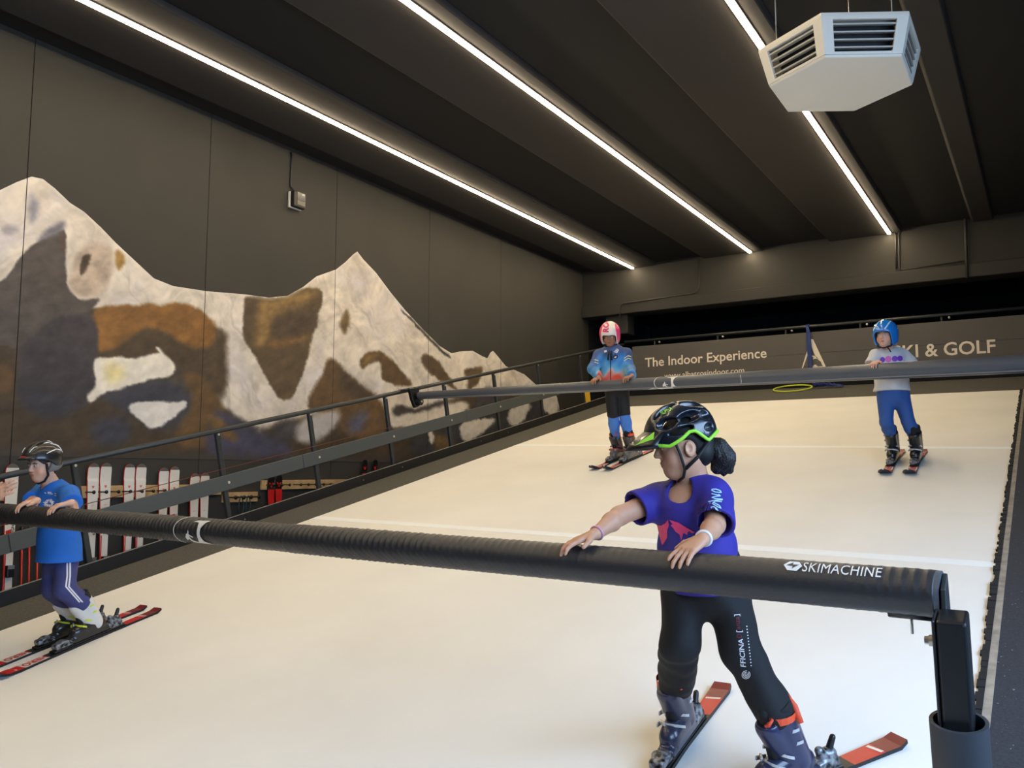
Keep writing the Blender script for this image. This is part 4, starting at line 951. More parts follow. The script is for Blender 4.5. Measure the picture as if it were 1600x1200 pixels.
# ------------------------------------------------------------------ boots and skis
def boot(t, O, fwd, up, s, cshell, ccuff, cbuck, cstrap, lean=.06, text=None, tcol=None):
    """ski boot whose sole centre stands at O"""
    M = frame(fwd, up); L = lambda x, y, z: O+M.T@(np.array([x, y, z])*s); vx = .005*s
    ms = mat('boot_%d_%d_%d' % cshell, srgb(*cshell), .3, coat=.3); mc = mat('boot_%d_%d_%d' % ccuff, srgb(*ccuff), .3, coat=.3)
    corners = [L(a, b, c) for a in (-.07, .07) for b in (-.17, .17) for c in (0, .34)]
    F = Field(*limits(corners, .02), vx)
    F.rbox(L(0, 0, .014), (.037*s, .145*s, .014*s), M, .008*s, .006*s)
    F.cone(L(0, -.088, .060), L(0, .088, .052), .048*s, .040*s, .02*s); F.cone(L(0, -.05, .09), L(0, .07, .065), .048*s, .040*s, .02*s); F.rbox(L(0, .125, .022), (.028*s, .03*s, .018*s), M, .008*s, .012*s)
    sh = F.build('boot', ms, t, 1)
    F = Field(*limits(corners, .02), vx); F.fcone(L(0, -.062, .075), L(0, -.062+lean, .255), .056*s, .060*s, .012*s); F.cone(L(0, -.02, .10), L(0, lean-.01, .225), .050*s, .048*s, .012*s)
    F.cut(L(0, lean-.062, .262), M.T@np.array([0, .25, 1.0])); cf = F.build('boot_cuff', mc, sh, 1)
    F = Field(*limits(corners, .02), vx); F.fcone(L(0, -.03, .20), L(0, lean-.050, .305), .050*s, .052*s, .01*s); F.cone(L(0, .035, .12), L(0, lean+.004, .285), .026*s, .024*s, .02*s)
    F.build('boot_liner', mat('liner_black', srgb(20, 20, 22), .8), sh, 1)
    mb_ = mat('buckle_%d_%d_%d' % cbuck, srgb(*cbuck), .35, .2)
    def band(y, z, ry, rz, tilt, m, name, w=.009, a0=-100, a1=100, R=.054):
        pts = []
        for i in range(13):
            a = math.radians(a0+(a1-a0)*i/12); pts.append((math.sin(a)*R, y+math.cos(a)*ry-0*tilt, z+math.cos(a)*tilt))
        mb = MB(); vv = []
        for p in pts:
            for dz in (-w, w): vv.append(L(p[0], p[1], p[2]+dz))
        n = len(pts); return obj(name, vv, [(2*i, 2*i+2, 2*i+3, 2*i+1) for i in range(n-1)], m, sh)
    for y, z, ry, tl, R in ((.035, .085, .045, .022, .0505), (-.005, .115, .052, .022, .0535), (-.045, .165, .066, -.004, .0600), (-.03, .215, .066, -.004, .0615)):
        bnd = band(y, z, ry, 0, tl, mb_, 'buckle_strap', .006, -95, 95, R*1.02)
        for sd in (1,):
            bevel(MB().obox(L(sd*R*1.0, y+.022, z+.008), M.T@np.array([.004, 0, 0])*s, M.T@np.array([0, .024, .004])*s, M.T@np.array([0, -.002, .008])*s).build('buckle', M_pl if cbuck[0] > 150 and cbuck[2] > 120 else mb_, sh), .002, 1)
            bevel(MB().obox(L(R*.55, y+ry*.86, z+tl*.8+.004), M.T@np.array([.016, -.010, 0])*s, M.T@np.array([.002, .004, .001])*s, M.T@np.array([0, -.001, .008])*s).build('buckle', M_pl, sh), .002, 1)
    if cstrap:
        ms_ = mat('power_strap_%d' % cstrap[0], srgb(*cstrap), .6); band(lean-.058, .262, .066, 0, -.006, ms_, 'power_strap', .013, -120, 120, .063)
        MB().tube([L(-.03, lean+.012, .258), L(-.055, lean+.045, .268), L(-.085, lean+.055, .285), L(-.072, lean+.03, .292), L(-.04, lean+.01, .276)], .006*s, 6).build('strap_loop', ms_, sh, True)
    if text:
        v, f = text_tris(text, 1.0, bold=.02, sub=.5); w = v[:, 0].max(); v[:, 0] -= w/2; ux = M[1]*-1; wrap_on('lettering', (v, f), L(.07, .0, .038), M.T@np.array([0, 1, .12])*1.0, M[2], mat('boot_letter', srgb(*tcol), .5), sh, sh, .030*s, .0015)
    return sh
def kid_ski(x_tail, s_tail, ang, L, label, grp, name='ski', style='hero', along=.455, half=.145):
    """ski lying on the belt from its tail, pointing down the slope; returns the boot's standing point and direction"""
    a = math.radians(ang); ay = np.array([math.sin(a), 0, 0])-math.cos(a)*ES; az = EN; ax = np.cross(ay, az); O = S(x_tail, s_tail, .0015)
    t = thing(name, O, label, 'ski', grp)
    s_ = ski('body', O, ax, ay, az, L, .104, .066, .090, [(.10, 3), (.22, 1), (.335, 2), (.695, 2), (.83, 0), (.925, 1), (.96, 3), (1.0, 2)], t, [K_w, K_r, K_k, K_d, K_k])
    flat_on('stripe', poly_tris([(-.5, 0), (.5, .2), (.5, .45), (-.5, .25)]), O+ay*.10*L+az*.013, ax, ay, K_w, s_, .06, .0012)
    v, f = text_tris('HERO', 1.05, bold=.035); w = v[:, 0].max(); h = .125*L/w
    flat_on('lettering', (v, f), O+ay*(.70*L)-np.cross(az, ay)*.028+az*.013, ay, np.cross(az, ay)*.056/h, K_r, s_, h, .0012)
    flat_on('stripe', poly_tris([(-.5, 0), (.5, .35), (.5, .6), (-.5, .25)]), O+ay*.865*L+az*.013, ax, ay, K_w, s_, .05, .0012)
    c = O+ay*along*L+az*.013
    pl_ = bevel(MB().obox(c+az*.006, ax*.029, ay*.24, az*.006).build('binding_plate', M_bk, t), .003, 1)
    toe = c+ay*(half+.035)
    F = Field(*limits([toe-.09, toe+.09], 0), .004); Mx = np.array([ax, ay, az])
    F.rbox(toe+az*.03, (.030, .045, .018), Mx, .010, .01); F.ell(toe+az*.045-ay*.01, (.036, .026, .014), Mx, .01); F.cone(toe+az*.02-ay*.05-ax*.03, toe+az*.04, .007, .012, .008); F.cone(toe+az*.02-ay*.05+ax*.03, toe+az*.04, .007, .012, .008)
    F.build('binding_toe', mat('binding_mix', srgb(150, 152, 156), .35, .4, color2=srgb(24, 24, 26), vscale=45), t, 1)
    he = c-ay*(half+.035); F = Field(*limits([he-.13, he+.13], 0), .004)
    F.rbox(he+az*.025, (.028, .050, .020), Mx, .010, .01); F.cone(he+az*.04, he+az*.075+ay*.02, .024, .016, .012); F.ell(he+az*.055-ay*.02, (.026, .03, .022), Mx, .01)
    hb = F.build('binding_heel', MATS['binding_mix'], t, 1)
    F = Field(*limits([he-.15, he+.15], 0), .004); F.cone(he+az*.045-ay*.012, he+az*.105-ay*.045, .014, .011, .01); F.cone(he+az*.045+ay*.0, he+az*.06-ay*.03, .012, .012, .01); F.build('heel_lever', M_bk, hb, 1)
    return c+az*.014, ay
def depth_of(p): return float((np.asarray(p)-CAM)@_f)
# ------------------------------------------------------------------ helmets
def rim_points(L, n, zfn, rx, ry, cy):
    return [L(rx*math.sin(2*math.pi*i/n), cy+ry*math.cos(2*math.pi*i/n), zfn(math.cos(2*math.pi*i/n))) for i in range(n)]
def bike_helmet(t, L, M, s, base, vents, rim, vox=.0035, tilt=.2):
    """vented shell; returns the helmet object"""
    F = Field(*limits([L(a, b, c) for a in (-.13, .13) for b in (-.18, .16) for c in (-.06, .18)], .0), vox)
    Mt = frame(M[1]-tilt*M[2], M[2]); H0 = L(0, 0, 0)
    F.ell(L(0, .008, .045), (.106*s, .128*s, .124*s), Mt, 0); F.ell(L(0, -.045, .055), (.098*s, .072*s, .100*s), M, .03*s)
    F.ell(L(0, .006, .030), (.090*s, .110*s, .104*s), Mt, .004, 'sub'); F.ell(L(0, -.035, .03), (.084*s, .066*s, .085*s), M, .004, 'sub')
    ry = [q[0] for q in rim][::-1]; rz = [q[1] for q in rim][::-1]; X, Y, Z = F.grid((slice(None),)*3)
    ly = ((X-H0[0])*M[1][0]+(Y-H0[1])*M[1][1]+(Z-H0[2])*M[1][2])/s; lz = ((X-H0[0])*M[2][0]+(Y-H0[1])*M[2][1]+(Z-H0[2])*M[2][2])/s
    F.F = np.maximum(F.F, ((np.interp(ly, ry, rz)-lz)*s*.8).astype(np.float32))
    for (x, y, z, rx, ry_, rz_, yaw) in vents:
        for q in ((-1, 1) if x else (1,)):
            f_ = M[1]-tilt*M[2]+q*yaw*M[0]; F.ell(L(q*x, y, z), (rx*s, ry_*s, rz_*s), frame(f_, M[2]), .006, 'sub')
    return F.build('helmet', base, t, 1)
def hair_cap(t, L, M, s, m, extra=None, vox=.004):
    F = Field(*limits([L(a, b, c) for a in (-.12, .12) for b in (-.2, .12) for c in (-.12, .14)], .0), vox)
    F.ell(L(0, -.018, .036), (.080*s, .094*s, .084*s), M, 0); F.ell(L(0, -.055, -.02), (.062*s, .05*s, .055*s), M, .02)
    F.ell(L(0, .085, -.03), (.075*s, .07*s, .085*s), M, .01, 'sub')
    for q in (-1, 1): F.ell(L(q*.085, .01, -.02), (.03*s, .045*s, .05*s), M, .01, 'sub')
    return F.build('hair', m, t, 1)
def strap(t, name, pts, m, w=.006):
    return MB().tube(pts, w, 6).build(name, m, t, True)
M_blackpl = mat('helmet_black', srgb(22, 22, 25), .35, coat=.3); M_strap = mat('strap_black', srgb(16, 16, 18), .7)

# ================================================================== GIRL AT THE NEAR BAR
c_R, d_R = kid_ski(-1.262, 3.457, 0, 1.18, 'straight red and white ski under the right boot of the child in purple shirt', 'skis on the belt')
c_L, d_L = kid_ski(-.528, 3.221, -34, 1.09, 'red and white ski turned inwards under the left boot of the child in purple shirt', 'skis on the belt', along=.4925)
g = thing('person', S(-1.05, 2.95, .02), 'child in black bike helmet and purple T-shirt leaning on the near safety bar', 'person')
GD = 3.0
J = dict(head=P(1068, 700, 2.93), neck=P(1084, 757, 2.96), chest=P(1080, 800, 2.95), pelvis=P(1102, 897, 3.02),
    shR=P(1030, 780, 3.03), shL=P(1117, 776, 2.88), elR=P(968, 806, 2.93), elL=P(1117, 820, 2.76), wrR=P(931, 834, 2.82), wrL=P(1097, 846, 2.655),
    hipR=P(1073, 908, 3.03), hipL=P(1134, 908, 3.03), knR=P(1063, 1005, 2.99), knL=P(1160, 1022, 2.95))
def ankle(c, d, h=.30, back=.0, s=1.0): return c+EN*h*s-d*back
sG = 1.0
J['anR'] = c_R+EN*.21-d_R*.01; J['anL'] = c_L+EN*.21-d_L*.01
tf = to_cam(44); hM = frame(to_cam(90, -8), UPZ)
topN = lambda x: near_at(x)+EN*RN
hands = [(J['wrR'], unit(P(898, 846, 2.80)-J['wrR']), EN+.25*ES, True, (.10, .30, .45), .12, .7),
         (J['wrL'], -ES*.9-np.array([.45, 0, 0])-EN*.25, EN-ES*.2, False, (.30, .45, .45), .16, 1.0)]
J['wrL'] = near_at(bar_x(NA, NB_, 1094))+EN*(RN+.030)+ES*.055; hands[1] = (J['wrL'],)+hands[1][1:]
HAND_BAR = (NA, NB_, lambda u: RN); gb, L = build_body(g, J, tf, hM, sG, hands, .0034, (194, 144, 114), (174, 102, 90), .97)
# T-shirt
M_sh = mat('shirt_purple', srgb(46, 36, 136), .75, var=.08, vscale=14, bump=.08, bscale=200)
tr = unit(np.cross(tf, UPZ)); F = Field(*limits([J[k] for k in ('neck', 'chest', 'pelvis', 'shR', 'shL', 'elL')]+[P(985, 795, 2.98), P(1165, 905, 3.0)], .14), .005)
hem = P(1098, 925, 3.02)
F.ecap(J['chest']+UPZ*.03, P(1090, 860, 2.98), .118, .095, .128, .108, tr, tf, .05); F.ecap(P(1090, 860, 2.98), hem, .128, .108, .140, .118, tr, tf, .04)
F.cone(J['shR']+UPZ*.005, J['shL']+UPZ*.005, .052, .052, .05); F.cone(J['neck']-UPZ*.035, J['chest'], .07, .10, .05)
seR = J['shR']+(J['elR']-J['shR'])*.62; seL = J['shL']+(J['elL']-J['shL'])*.97
F.fcone(J['shR'], seR, .056, .062, .03); F.fcone(J['shL'], seL, .057, .061, .03)
F.wrinkle(.0065, folds(24, .4)); F.cone(J['neck']+UPZ*.09, J['neck']-UPZ*.012+tf*.012, .062, .056, .01, 'sub'); F.ell(J['neck']-UPZ*.03+tf*.06, (.055, .05, .055), None, .01, 'sub')
F.cut(hem, -UPZ)
for w_, (a_, b_), r_ in ((0, (seR, J['elR']), .058), (1, (seL, J['elL']), .058)): F.cone(a_-unit(b_-a_)*.03, a_+unit(b_-a_)*.05, r_-.006, r_-.003, 0, 'sub')
shirt = F.build('tshirt', M_sh, g, 2)
M_wl = mat('print_white', srgb(225, 222, 224), .6); M_pinkp = mat('print_pink', srgb(232, 62, 118), .6); M_lb = mat('print_lightblue', srgb(170, 214, 240), .6)
gp = lambda pts, sc=7.5, ox=1000, oy=700: [(ox+x/sc, oy+y/sc) for x, y in pts]
def shirt_poly(name, pix, depth, m, target, parent, sub=.012):
    """shape given by photo pixels, laid on the garment along the viewing direction at the garment's own depth"""
    q = np.array([P(u, v, depth) for u, v in pix]); c = q.mean(0); n_ = unit(CAM-c); ux = unit(np.cross(UPZ, n_)); uy = np.cross(n_, ux)
    vf = poly_tris([((p-c)@ux, (p-c)@uy) for p in q], sub); return wrap_on(name, vf, c, ux, uy, m, parent, target, 1.0, .0025, .3)
shirt_poly('print_mountain', gp([(335, 838), (300, 880), (255, 905), (200, 900), (210, 925), (240, 940), (245, 1000), (275, 985), (300, 960), (318, 985), (305, 1060), (265, 1150), (285, 1120), (325, 1050), (325, 960), (345, 900)]), 2.86, M_pinkp, shirt, shirt)
shirt_poly('print_mountain', gp([(345, 838), (400, 855), (455, 870), (520, 915), (575, 945), (640, 985), (610, 995), (585, 970), (560, 980), (555, 1015), (510, 990), (485, 1080), (465, 1010), (420, 980), (385, 925), (360, 905), (385, 890)]), 2.84, M_pinkp, shirt, shirt)
def px_text(txt, p0, p1, up, depth, h_px, m, target, parent, name='lettering', bold=.03, sub=.3, lift=.0025):
    """text from pixel p0 to p1 (baseline), capitals h_px high towards the pixel direction up"""
    v, f = text_tris(txt, 1.0, bold=bold, sub=sub); W = v[:, 0].max(); A = P(*p0, depth); ux = P(*p1, depth)-A; l_ = np.linalg.norm(ux); uy = P(p0[0]+up[0]*h_px, p0[1]+up[1]*h_px, depth)-A
    hh_ = np.linalg.norm(uy); h = l_/W; return wrap_on(name, (v, f), A, ux/l_, uy/hh_*(hh_/h), m, parent, target, h, lift, .3)
def px_strokes(name, lines, w, depth, m, target, parent, step=1.6):
    """hand-drawn marks given as photo-pixel polylines of width w, laid on the garment"""
    allp = np.array([p for l in lines for p in l]); c = P(*allp.mean(0), depth); n_ = unit(CAM-c); ux = unit(np.cross(UPZ, n_)); uy = np.cross(n_, ux); parts = []
    for l in lines:
        q = [np.array(l[0], float)]
        for a, b in zip(l[:-1], l[1:]):
            a, b = np.array(a, float), np.array(b, float); k = max(1, int(np.linalg.norm(b-a)/step)); q += [a+(b-a)*(i+1)/k for i in range(k)]
        vs_ = []
        for i, p in enumerate(q):
            d = q[min(i+1, len(q)-1)]-q[max(i-1, 0)]; d = d/(np.linalg.norm(d)+1e-9); s_ = np.array([-d[1], d[0]])*w/2
            for e in (p+s_, p-s_): z = P(e[0], e[1], depth)-c; vs_.append((z@ux, z@uy, 0))
        parts.append((np.array(vs_), [(2*i, 2*i+1, 2*i+3, 2*i+2) for i in range(len(q)-1)]))
    return wrap_on(name, merge(parts), c, ux, uy, m, parent, target, 1.0, .0025, .3)
sp = lambda L_: [(1097+x/15.86, 755+y/15.86) for x, y in L_]
px_strokes('sleeve_print', [sp(l) for l in ([(250, 165), (240, 190), (330, 235), (470, 245), (440, 200), (340, 160), (250, 165)], [(470, 245), (410, 245)], [(240, 275), (330, 295), (450, 330), (400, 290)], [(450, 330), (320, 345), (245, 365), (340, 400), (500, 410)],
    [(165, 470), (300, 440), (500, 425)], [(200, 500), (215, 502)], [(480, 470), (330, 455), (260, 510), (380, 590), (465, 625), (420, 560), (300, 490)], [(465, 670), (420, 700), (300, 665), (230, 600), (300, 590), (400, 660), (465, 715)])], 1.5, 2.84, M_lb, shirt, shirt)
px_strokes('shoulder_print', [[(1001, 763), (1010, 754.5)], [(1012, 753), (1017, 750)], [(1018, 749), (1021.5, 747)]], 2.2, 3.0, M_wl, shirt, shirt)
# trousers
M_bp = mat('trousers_black', srgb(19, 19, 22), .8, var=.1, vscale=20, bump=.1, bscale=150)
F = Field(*limits([J[k] for k in ('pelvis', 'hipR', 'hipL', 'knR', 'knL', 'anR', 'anL')], .15), .0055)
F.ecap(J['pelvis']+UPZ*.05, J['pelvis']-UPZ*.06, .125, .105, .128, .105, tr, tf, .04)
for q in 'RL':
    cu = J['kn'+q]+(J['an'+q]-J['kn'+q])*.78; F.cone(J['hip'+q]-UPZ*.01, J['kn'+q], .088, .066, .03); F.cone(J['kn'+q], cu, .066, .066, .03); F.fcone(cu-(cu-J['kn'+q])*.2, J['kn'+q]+(J['an'+q]-J['kn'+q])*1.0, .066, .062, .02)
F.wrinkle(.009, folds(30, 1.1)); pants = F.build('trousers', M_bp, g, 2)
M_wl = mat('print_white', srgb(225, 222, 224), .6); M_rd = mat('print_red', srgb(120, 34, 44), .6)
px_text('FFICINA', (1168, 1045), (1165, 1003), (-1, -.05), 2.86, 7.5, M_wl, pants, pants, bold=.01)
for r_ in (6.2, 4.0, 1.8): px_strokes('print_ring', [[(1166+r_*math.cos(a), 1054+r_*math.sin(a)) for a in np.linspace(-.9, 4.9, 22)]], 1.1, 2.86, M_wl, pants, pants)
px_text('D', (1163.5, 1001.5), (1163, 996), (-1, 0), 2.86, 7.5, M_rd, pants, pants, bold=0); px_text('[', (1163, 993), (1163, 990), (-1, 0), 2.86, 7.5, M_wl, pants, pants, bold=0)
px_text('anza', (1161.5, 989), (1160.5, 970), (-1, 0), 2.86, 7.5, M_rd, pants, pants, bold=0); px_text(']', (1160, 969), (1160, 966), (-1, 0), 2.86, 7.5, M_wl, pants, pants, bold=0)
px_strokes('print_marks', [[(1173.5-7.5*i/13, 1041-62*i/13), (1173.5-7.5*i/13, 1039.2-62*i/13)] for i in range(14)], 1.6, 2.86, M_wl, pants, pants)
bR = boot(g, c_R, d_R, EN, .93, (44, 46, 66), (52, 52, 74), (196, 196, 196), (232, 84, 48)); bL = boot(g, c_L, d_L, EN, .93, (36, 38, 64), (40, 44, 78), (196, 196, 196), (232, 84, 48))
q = J['knL']+(J['anL']-J['knL'])*.72; wv = unit(J['anL']-J['knL']); MB().tube([q+_r*.062-wv*.05-_f*.02, q+_r*.070-_f*.035, q+_r*.058+wv*.05-_f*.055], [.010, .012, .010], 8).build('strap_tab', mat('power_strap_232', srgb(232, 84, 48), .6), g, True)
# helmet
V_G = [(0, .05, .150, .014, .055, .04, 0), (0, -.06, .165, .014, .04, .03, 0), (.040, .055, .135, .015, .050, .040, .10), (.045, -.045, .155, .017, .045, .035, -.05), (.085, .065, .090, .030, .045, .020, .2), (.092, -.020, .105, .030, .045, .020, .05), (.090, .015, .060, .024, .048, .012, .1), (.080, -.085, .105, .030, .030, .020, -.25), (.092, -.085, .060, .026, .022, .012, -.2)]
RIM_G = [(.20, .05), (.135, .03), (.10, .014), (.065, .006), (.02, .026), (-.008, .046), (-.03, .046), (-.072, .008), (-.10, .026), (-.2, .08)]
hel = bike_helmet(g, L, hM, .95, mat('helmet_teal_black', srgb(20, 26, 34), .28, coat=.5), V_G, RIM_G)
M_lime = mat('trim_lime', srgb(150, 222, 60), .4)
ryG = [q[0] for q in RIM_G][::-1]; rzG = [q[1] for q in RIM_G][::-1]
def rim_trim(L, M, tgt, n=72):
    me = tgt.data; bb_ = OFF[tgt]; tree = BVHTree.FromPolygons([tuple(np.array(q.co[:])+bb_) for q in me.vertices], [tuple(p.vertices) for p in me.polygons]); out = []
    for i in range(n):
        w = 2*math.pi*i/n; d_ = unit(math.sin(w)*M[0]+math.cos(w)*M[1]); yy = 0
        for _ in range(3):
            o_ = L(0, .0, float(np.interp(yy, ryG, rzG))+.006); hit_ = tree.ray_cast(Vector(o_+d_*.3), Vector(-d_), .3)[0]
            if hit_ is None: break
            yy = float((np.array(hit_[:])-L(0, 0, 0))@M[1]/.95)
        if hit_ is not None: out.append(np.array(hit_[:]))
    return out
rp_ = rim_trim(L, hM, hel)
MB().tube(rp_, .0060, 8, closed=True).build('rim_trim', M_lime, hel, True)
vis = []
for i in range(13):
    a = -1.0+2.0*i/12
    for (rr, zz) in ((.0, .072-.012*abs(a)), (.055, .036-.012*abs(a)), (.072-.025*abs(a), .014-.004*abs(a))):
        vis.append(L((.100+rr*.25)*math.sin(a), .008+(.120+rr*1.05)*math.cos(a), zz))
vf_ = [(i*3+j, i*3+j+1, (i+1)*3+j+1, (i+1)*3+j) for i in range(12) for j in range(2)]
vo = obj('visor', vis, vf_, M_blackpl, hel, True); md = vo.modifiers.new('solid', 'SOLIDIFY'); md.thickness = .004
for q_ in (-1, 1):
    tri = [L(q_*.108*math.sin(.75), .008+.132*math.cos(.75), .066), L(q_*.112*math.sin(.80), .008+.150*math.cos(.80), .042), L(q_*.114*math.sin(.42), .008+.180*math.cos(.42), .030)]
    n_ = unit(np.cross(tri[1]-tri[0], tri[2]-tri[0])); n_ = n_ if n_@hM[2] > 0 else -n_
    MB().prism([p+n_*.003 for p in tri], n_*.002).build('visor_panel', M_lime, vo)
hair_cap(g, L, hM, .97, mat('hair_black', srgb(14, 12, 11), .6))
# ponytail with a pale blue tie
pt = [L(0, -.075, -.005), L(0, -.088, -.006), L(0, -.115, -.020), L(0, -.135, -.055), L(0, -.148, -.098)]
F = Field(*limits(pt, .07), .004)
for a_, b_, ra, rb in ((0, 1, .014, .016), (1, 2, .018, .034), (2, 3, .036, .036), (3, 4, .034, .012)): F.cone(pt[a_], pt[b_], ra, rb, .02)
F.cone(pt[3], L(.0, -.105, -.085), .03, .020, .015); F.cone(pt[3], L(0, -.125, -.108), .024, .007, .012); F.wrinkle(.0030, lambda X, Y, Z: np.sin(((X-pt[2][0])*_f[0]+(Y-pt[2][1])*_f[1])*420+((X-pt[2][0])*_r[0]+(Y-pt[2][1])*_r[1])*260+Z*70)); F.build('ponytail', M_hair, g, 0)
MB().tube([pt[1]+.017*(math.cos(w)*hM[0]+math.sin(w)*hM[2]) for w in np.linspace(0, 2*math.pi, 17)[:-1]], .008, 8, closed=True).build('hair_tie', M_lb, g, True)
for q_ in (-1, 1):
    strap(hel, 'chin_strap', [L(q_*.080, .045, .035), L(q_*.078, .030, -.02), L(q_*.068, .020, -.072), L(q_*.045, .025, -.100), L(0, .035, -.112)], M_strap, .0052)
    strap(hel, 'chin_strap', [L(q_*.076, -.075, .01), L(q_*.080, -.03, -.035), L(q_*.068, .018, -.072)], M_strap, .0062)
MB().obox(L(.060, .022, -.088), hM[0]*.006, hM[1]*.014, hM[2]*.012).build('buckle', M_strap, hel)
strap(hel, 'strap_end', [L(.03, .03, -.108), L(.035, .055, -.125), L(.03, .075, -.128)], M_strap, .005)
px_text('ALPINA', (1036, 650), (1054, 641), (-.2, -1), 2.85, 5, M_lime, hel, hel, bold=.02, sub=0)
# bracelet and watch
def band_round(t, name, c, d, r, m, w=.005): 
    d = unit(d); a = unit(np.cross(d, UPZ)); b = np.cross(d, a); return MB().tube([c+r*(math.cos(x)*a+math.sin(x)*b) for x in np.linspace(0, 2*math.pi, 21)[:-1]], w, 8, closed=True).build(name, m, t, True)
band_round(g, 'bracelet', J['wrR']-unit(J['wrR']-J['elR'])*.006, J['wrR']-J['elR'], .0225, mat('band_pink', srgb(196, 140, 160), .5), .004)
band_round(g, 'watch', J['wrL']-unit(J['wrL']-J['elL'])*.004, J['wrL']-J['elL'], .0225, mat('band_white', srgb(222, 214, 208), .4), .0055)

# ================================================================== BOY IN BLUE
cR, dR = kid_ski(-5.304, 3.463, 0, 1.13, 'red and white ski under the boy in blue shirt, the one nearer the kerb', 'skis on the belt'); cL, dL = kid_ski(-5.135, 3.451, 3, 1.13, 'red and white ski under the boy in blue shirt, nearer the belt middle', 'skis on the belt')
b_ = thing('person', S(-5.2, 2.95, .02), 'boy in black helmet and bright blue T-shirt holding the near safety bar', 'person'); BD = depth_of(S(-5.2, 2.95, .5))
Q = lambda u, v, d=0.0: P(u, v, BD+d)
J = dict(head=Q(67, 728, -.10), neck=Q(79, 757, -.04), chest=Q(88, 782, -.02), pelvis=Q(95, 866, .02), shR=Q(66, 770, .12), shL=Q(108, 771, -.14), elR=Q(48, 793, -.10), elL=Q(111, 797, -.34), wrR=Q(32, 793, -.45), wrL=Q(76, 795, -.62),
    hipR=Q(86, 872, .07), hipL=Q(102, 872, -.01), knR=Q(84, 921, -.02), knL=Q(101, 921, -.12), anR=cR+EN*.20-dR*.0, anL=cL+EN*.20-dL*.0)
tf = to_cam(30); hM = frame(to_cam(24, -10), UPZ); tr = unit(np.cross(tf, UPZ))
# wrists rest on the bar
for k, u in (('wrR', 30), ('wrL', 78)):
    xb = -5.0 if k == 'wrR' else -4.62
    J[k] = near_at(xb)+EN*(RN+.014)+ES*.06
J['elL'] = Q(113, 795, -.30); J['elR'] = Q(46, 788, -.15)
hands = [(J['wrR'], unit(-ES*1.0-np.array([.25, 0, 0])), EN, True, (.35, .5, .5)), (J['wrL'], unit(-ES-np.array([.35, 0, 0])), EN, False, (.35, .5, .5))]
bb, L = build_body(b_, J, tf, hM, .98, hands, .0042, (214, 168, 140), (190, 120, 104), .90)
M_bs = mat('shirt_blue', srgb(24, 104, 196), .75, var=.06, vscale=14, bump=.08, bscale=200)
F = Field(*limits([J[k] for k in ('neck', 'chest', 'pelvis', 'shR', 'shL', 'elL', 'elR')], .16), .0055); hem = Q(93, 877, -.02)
F.ecap(J['chest']+UPZ*.03, Q(92, 835), .112, .092, .118, .100, tr, tf, .05); F.ecap(Q(92, 835), hem-UPZ*.02, .122, .112, .140, .138, tr, tf, .04); F.cone(J['shR'], J['shL'], .05, .05, .05); F.cone(J['neck']-UPZ*.03, J['chest'], .06, .09, .05)
seR = J['shR']+(J['elR']-J['shR'])*.72; seL = J['shL']+(J['elL']-J['shL'])*.72; F.fcone(J['shR'], seR, .052, .060, .03); F.fcone(J['shL'], seL, .054, .064, .03)
F.wrinkle(.006, folds(24, 2.0)); F.cone(J['neck']+UPZ*.09, J['neck']-UPZ*.008+tf*.01, .056, .052, .01, 'sub'); F.cut(hem, -UPZ); bsh = F.build('tshirt', M_bs, b_, 2)
rs = random.Random(3); ln = []
for i in range(22):
    a = 2*math.pi*i/22+rs.uniform(-.1, .1); r0, r1 = rs.uniform(2, 5), rs.uniform(6, 9.5); ln.append([(77+r0*math.cos(a), 786+.75*r0*math.sin(a)), (77+r1*math.cos(a+.15), 786+.75*r1*math.sin(a+.15))])
px_strokes('print_splash', ln, 1.3, BD-.12, M_wl, bsh, bsh)
px_strokes('print_marks', [[(70, 769.5), (72.5, 771)], [(75, 769), (81, 769.6)], [(75, 771), (83, 772)], [(86, 771), (88.5, 771.5)], [(86, 774), (88.5, 774.5)]], 1.1, BD-.12, M_wl, bsh, bsh)
M_nv = mat('trousers_navy', srgb(62, 66, 116), .8, var=.08, vscale=20, bump=.08, bscale=150)
F = Field(*limits([J[k] for k in ('pelvis', 'hipR', 'hipL', 'knR', 'knL', 'anR', 'anL')], .14), .0055); F.ecap(J['pelvis']+UPZ*.06, J['pelvis']-UPZ*.06, .100, .088, .100, .088, tr, tf, .04)
for q in 'RL': F.cone(J['hip'+q], J['kn'+q], .072, .062, .03); F.cone(J['kn'+q], J['kn'+q]+(J['an'+q]-J['kn'+q])*.75, .062, .058, .03); F.fcone(J['kn'+q]+(J['an'+q]-J['kn'+q])*.6, J['an'+q]+(J['an'+q]-J['kn'+q])*.02, .058, .056, .02)
F.wrinkle(.0040, folds(28, .7)); bpt = F.build('trousers', M_nv, b_, 2)
for du in (-2.2, 2.2):
    pix = [(107+du, 872), (107+du, 900), (105+du, 917), (112+du, 925), (127+du, 942)]; wv = 1.3
    shirt_poly('stripe', [(u-wv, v) for u, v in pix]+[(u+wv, v-.4) for u, v in pix[::-1]], BD-.25, M_wl, bpt, bpt, .02)
boot(b_, cR, dR, EN, .90, (34, 34, 34), (206, 204, 200), (196, 214, 50), None); boot(b_, cL, dL, EN, .90, (34, 34, 34), (214, 212, 208), (206, 220, 50), None, text='HEAD', tcol=(220, 220, 220))
hl = bike_helmet(b_, L, hM, .92, M_blackpl, [(.04, .04, .155, .010, .05, .02, .1), (.045, -.07, .15, .010, .04, .02, 0)], [(.2, .065), (.13, .06), (.06, .05), (.02, .035), (-.02, .0), (-.06, -.015), (-.2, -.02)], vox=.004, tilt=.05); hair_cap(b_, L, hM, .90, M_hair, vox=.005)
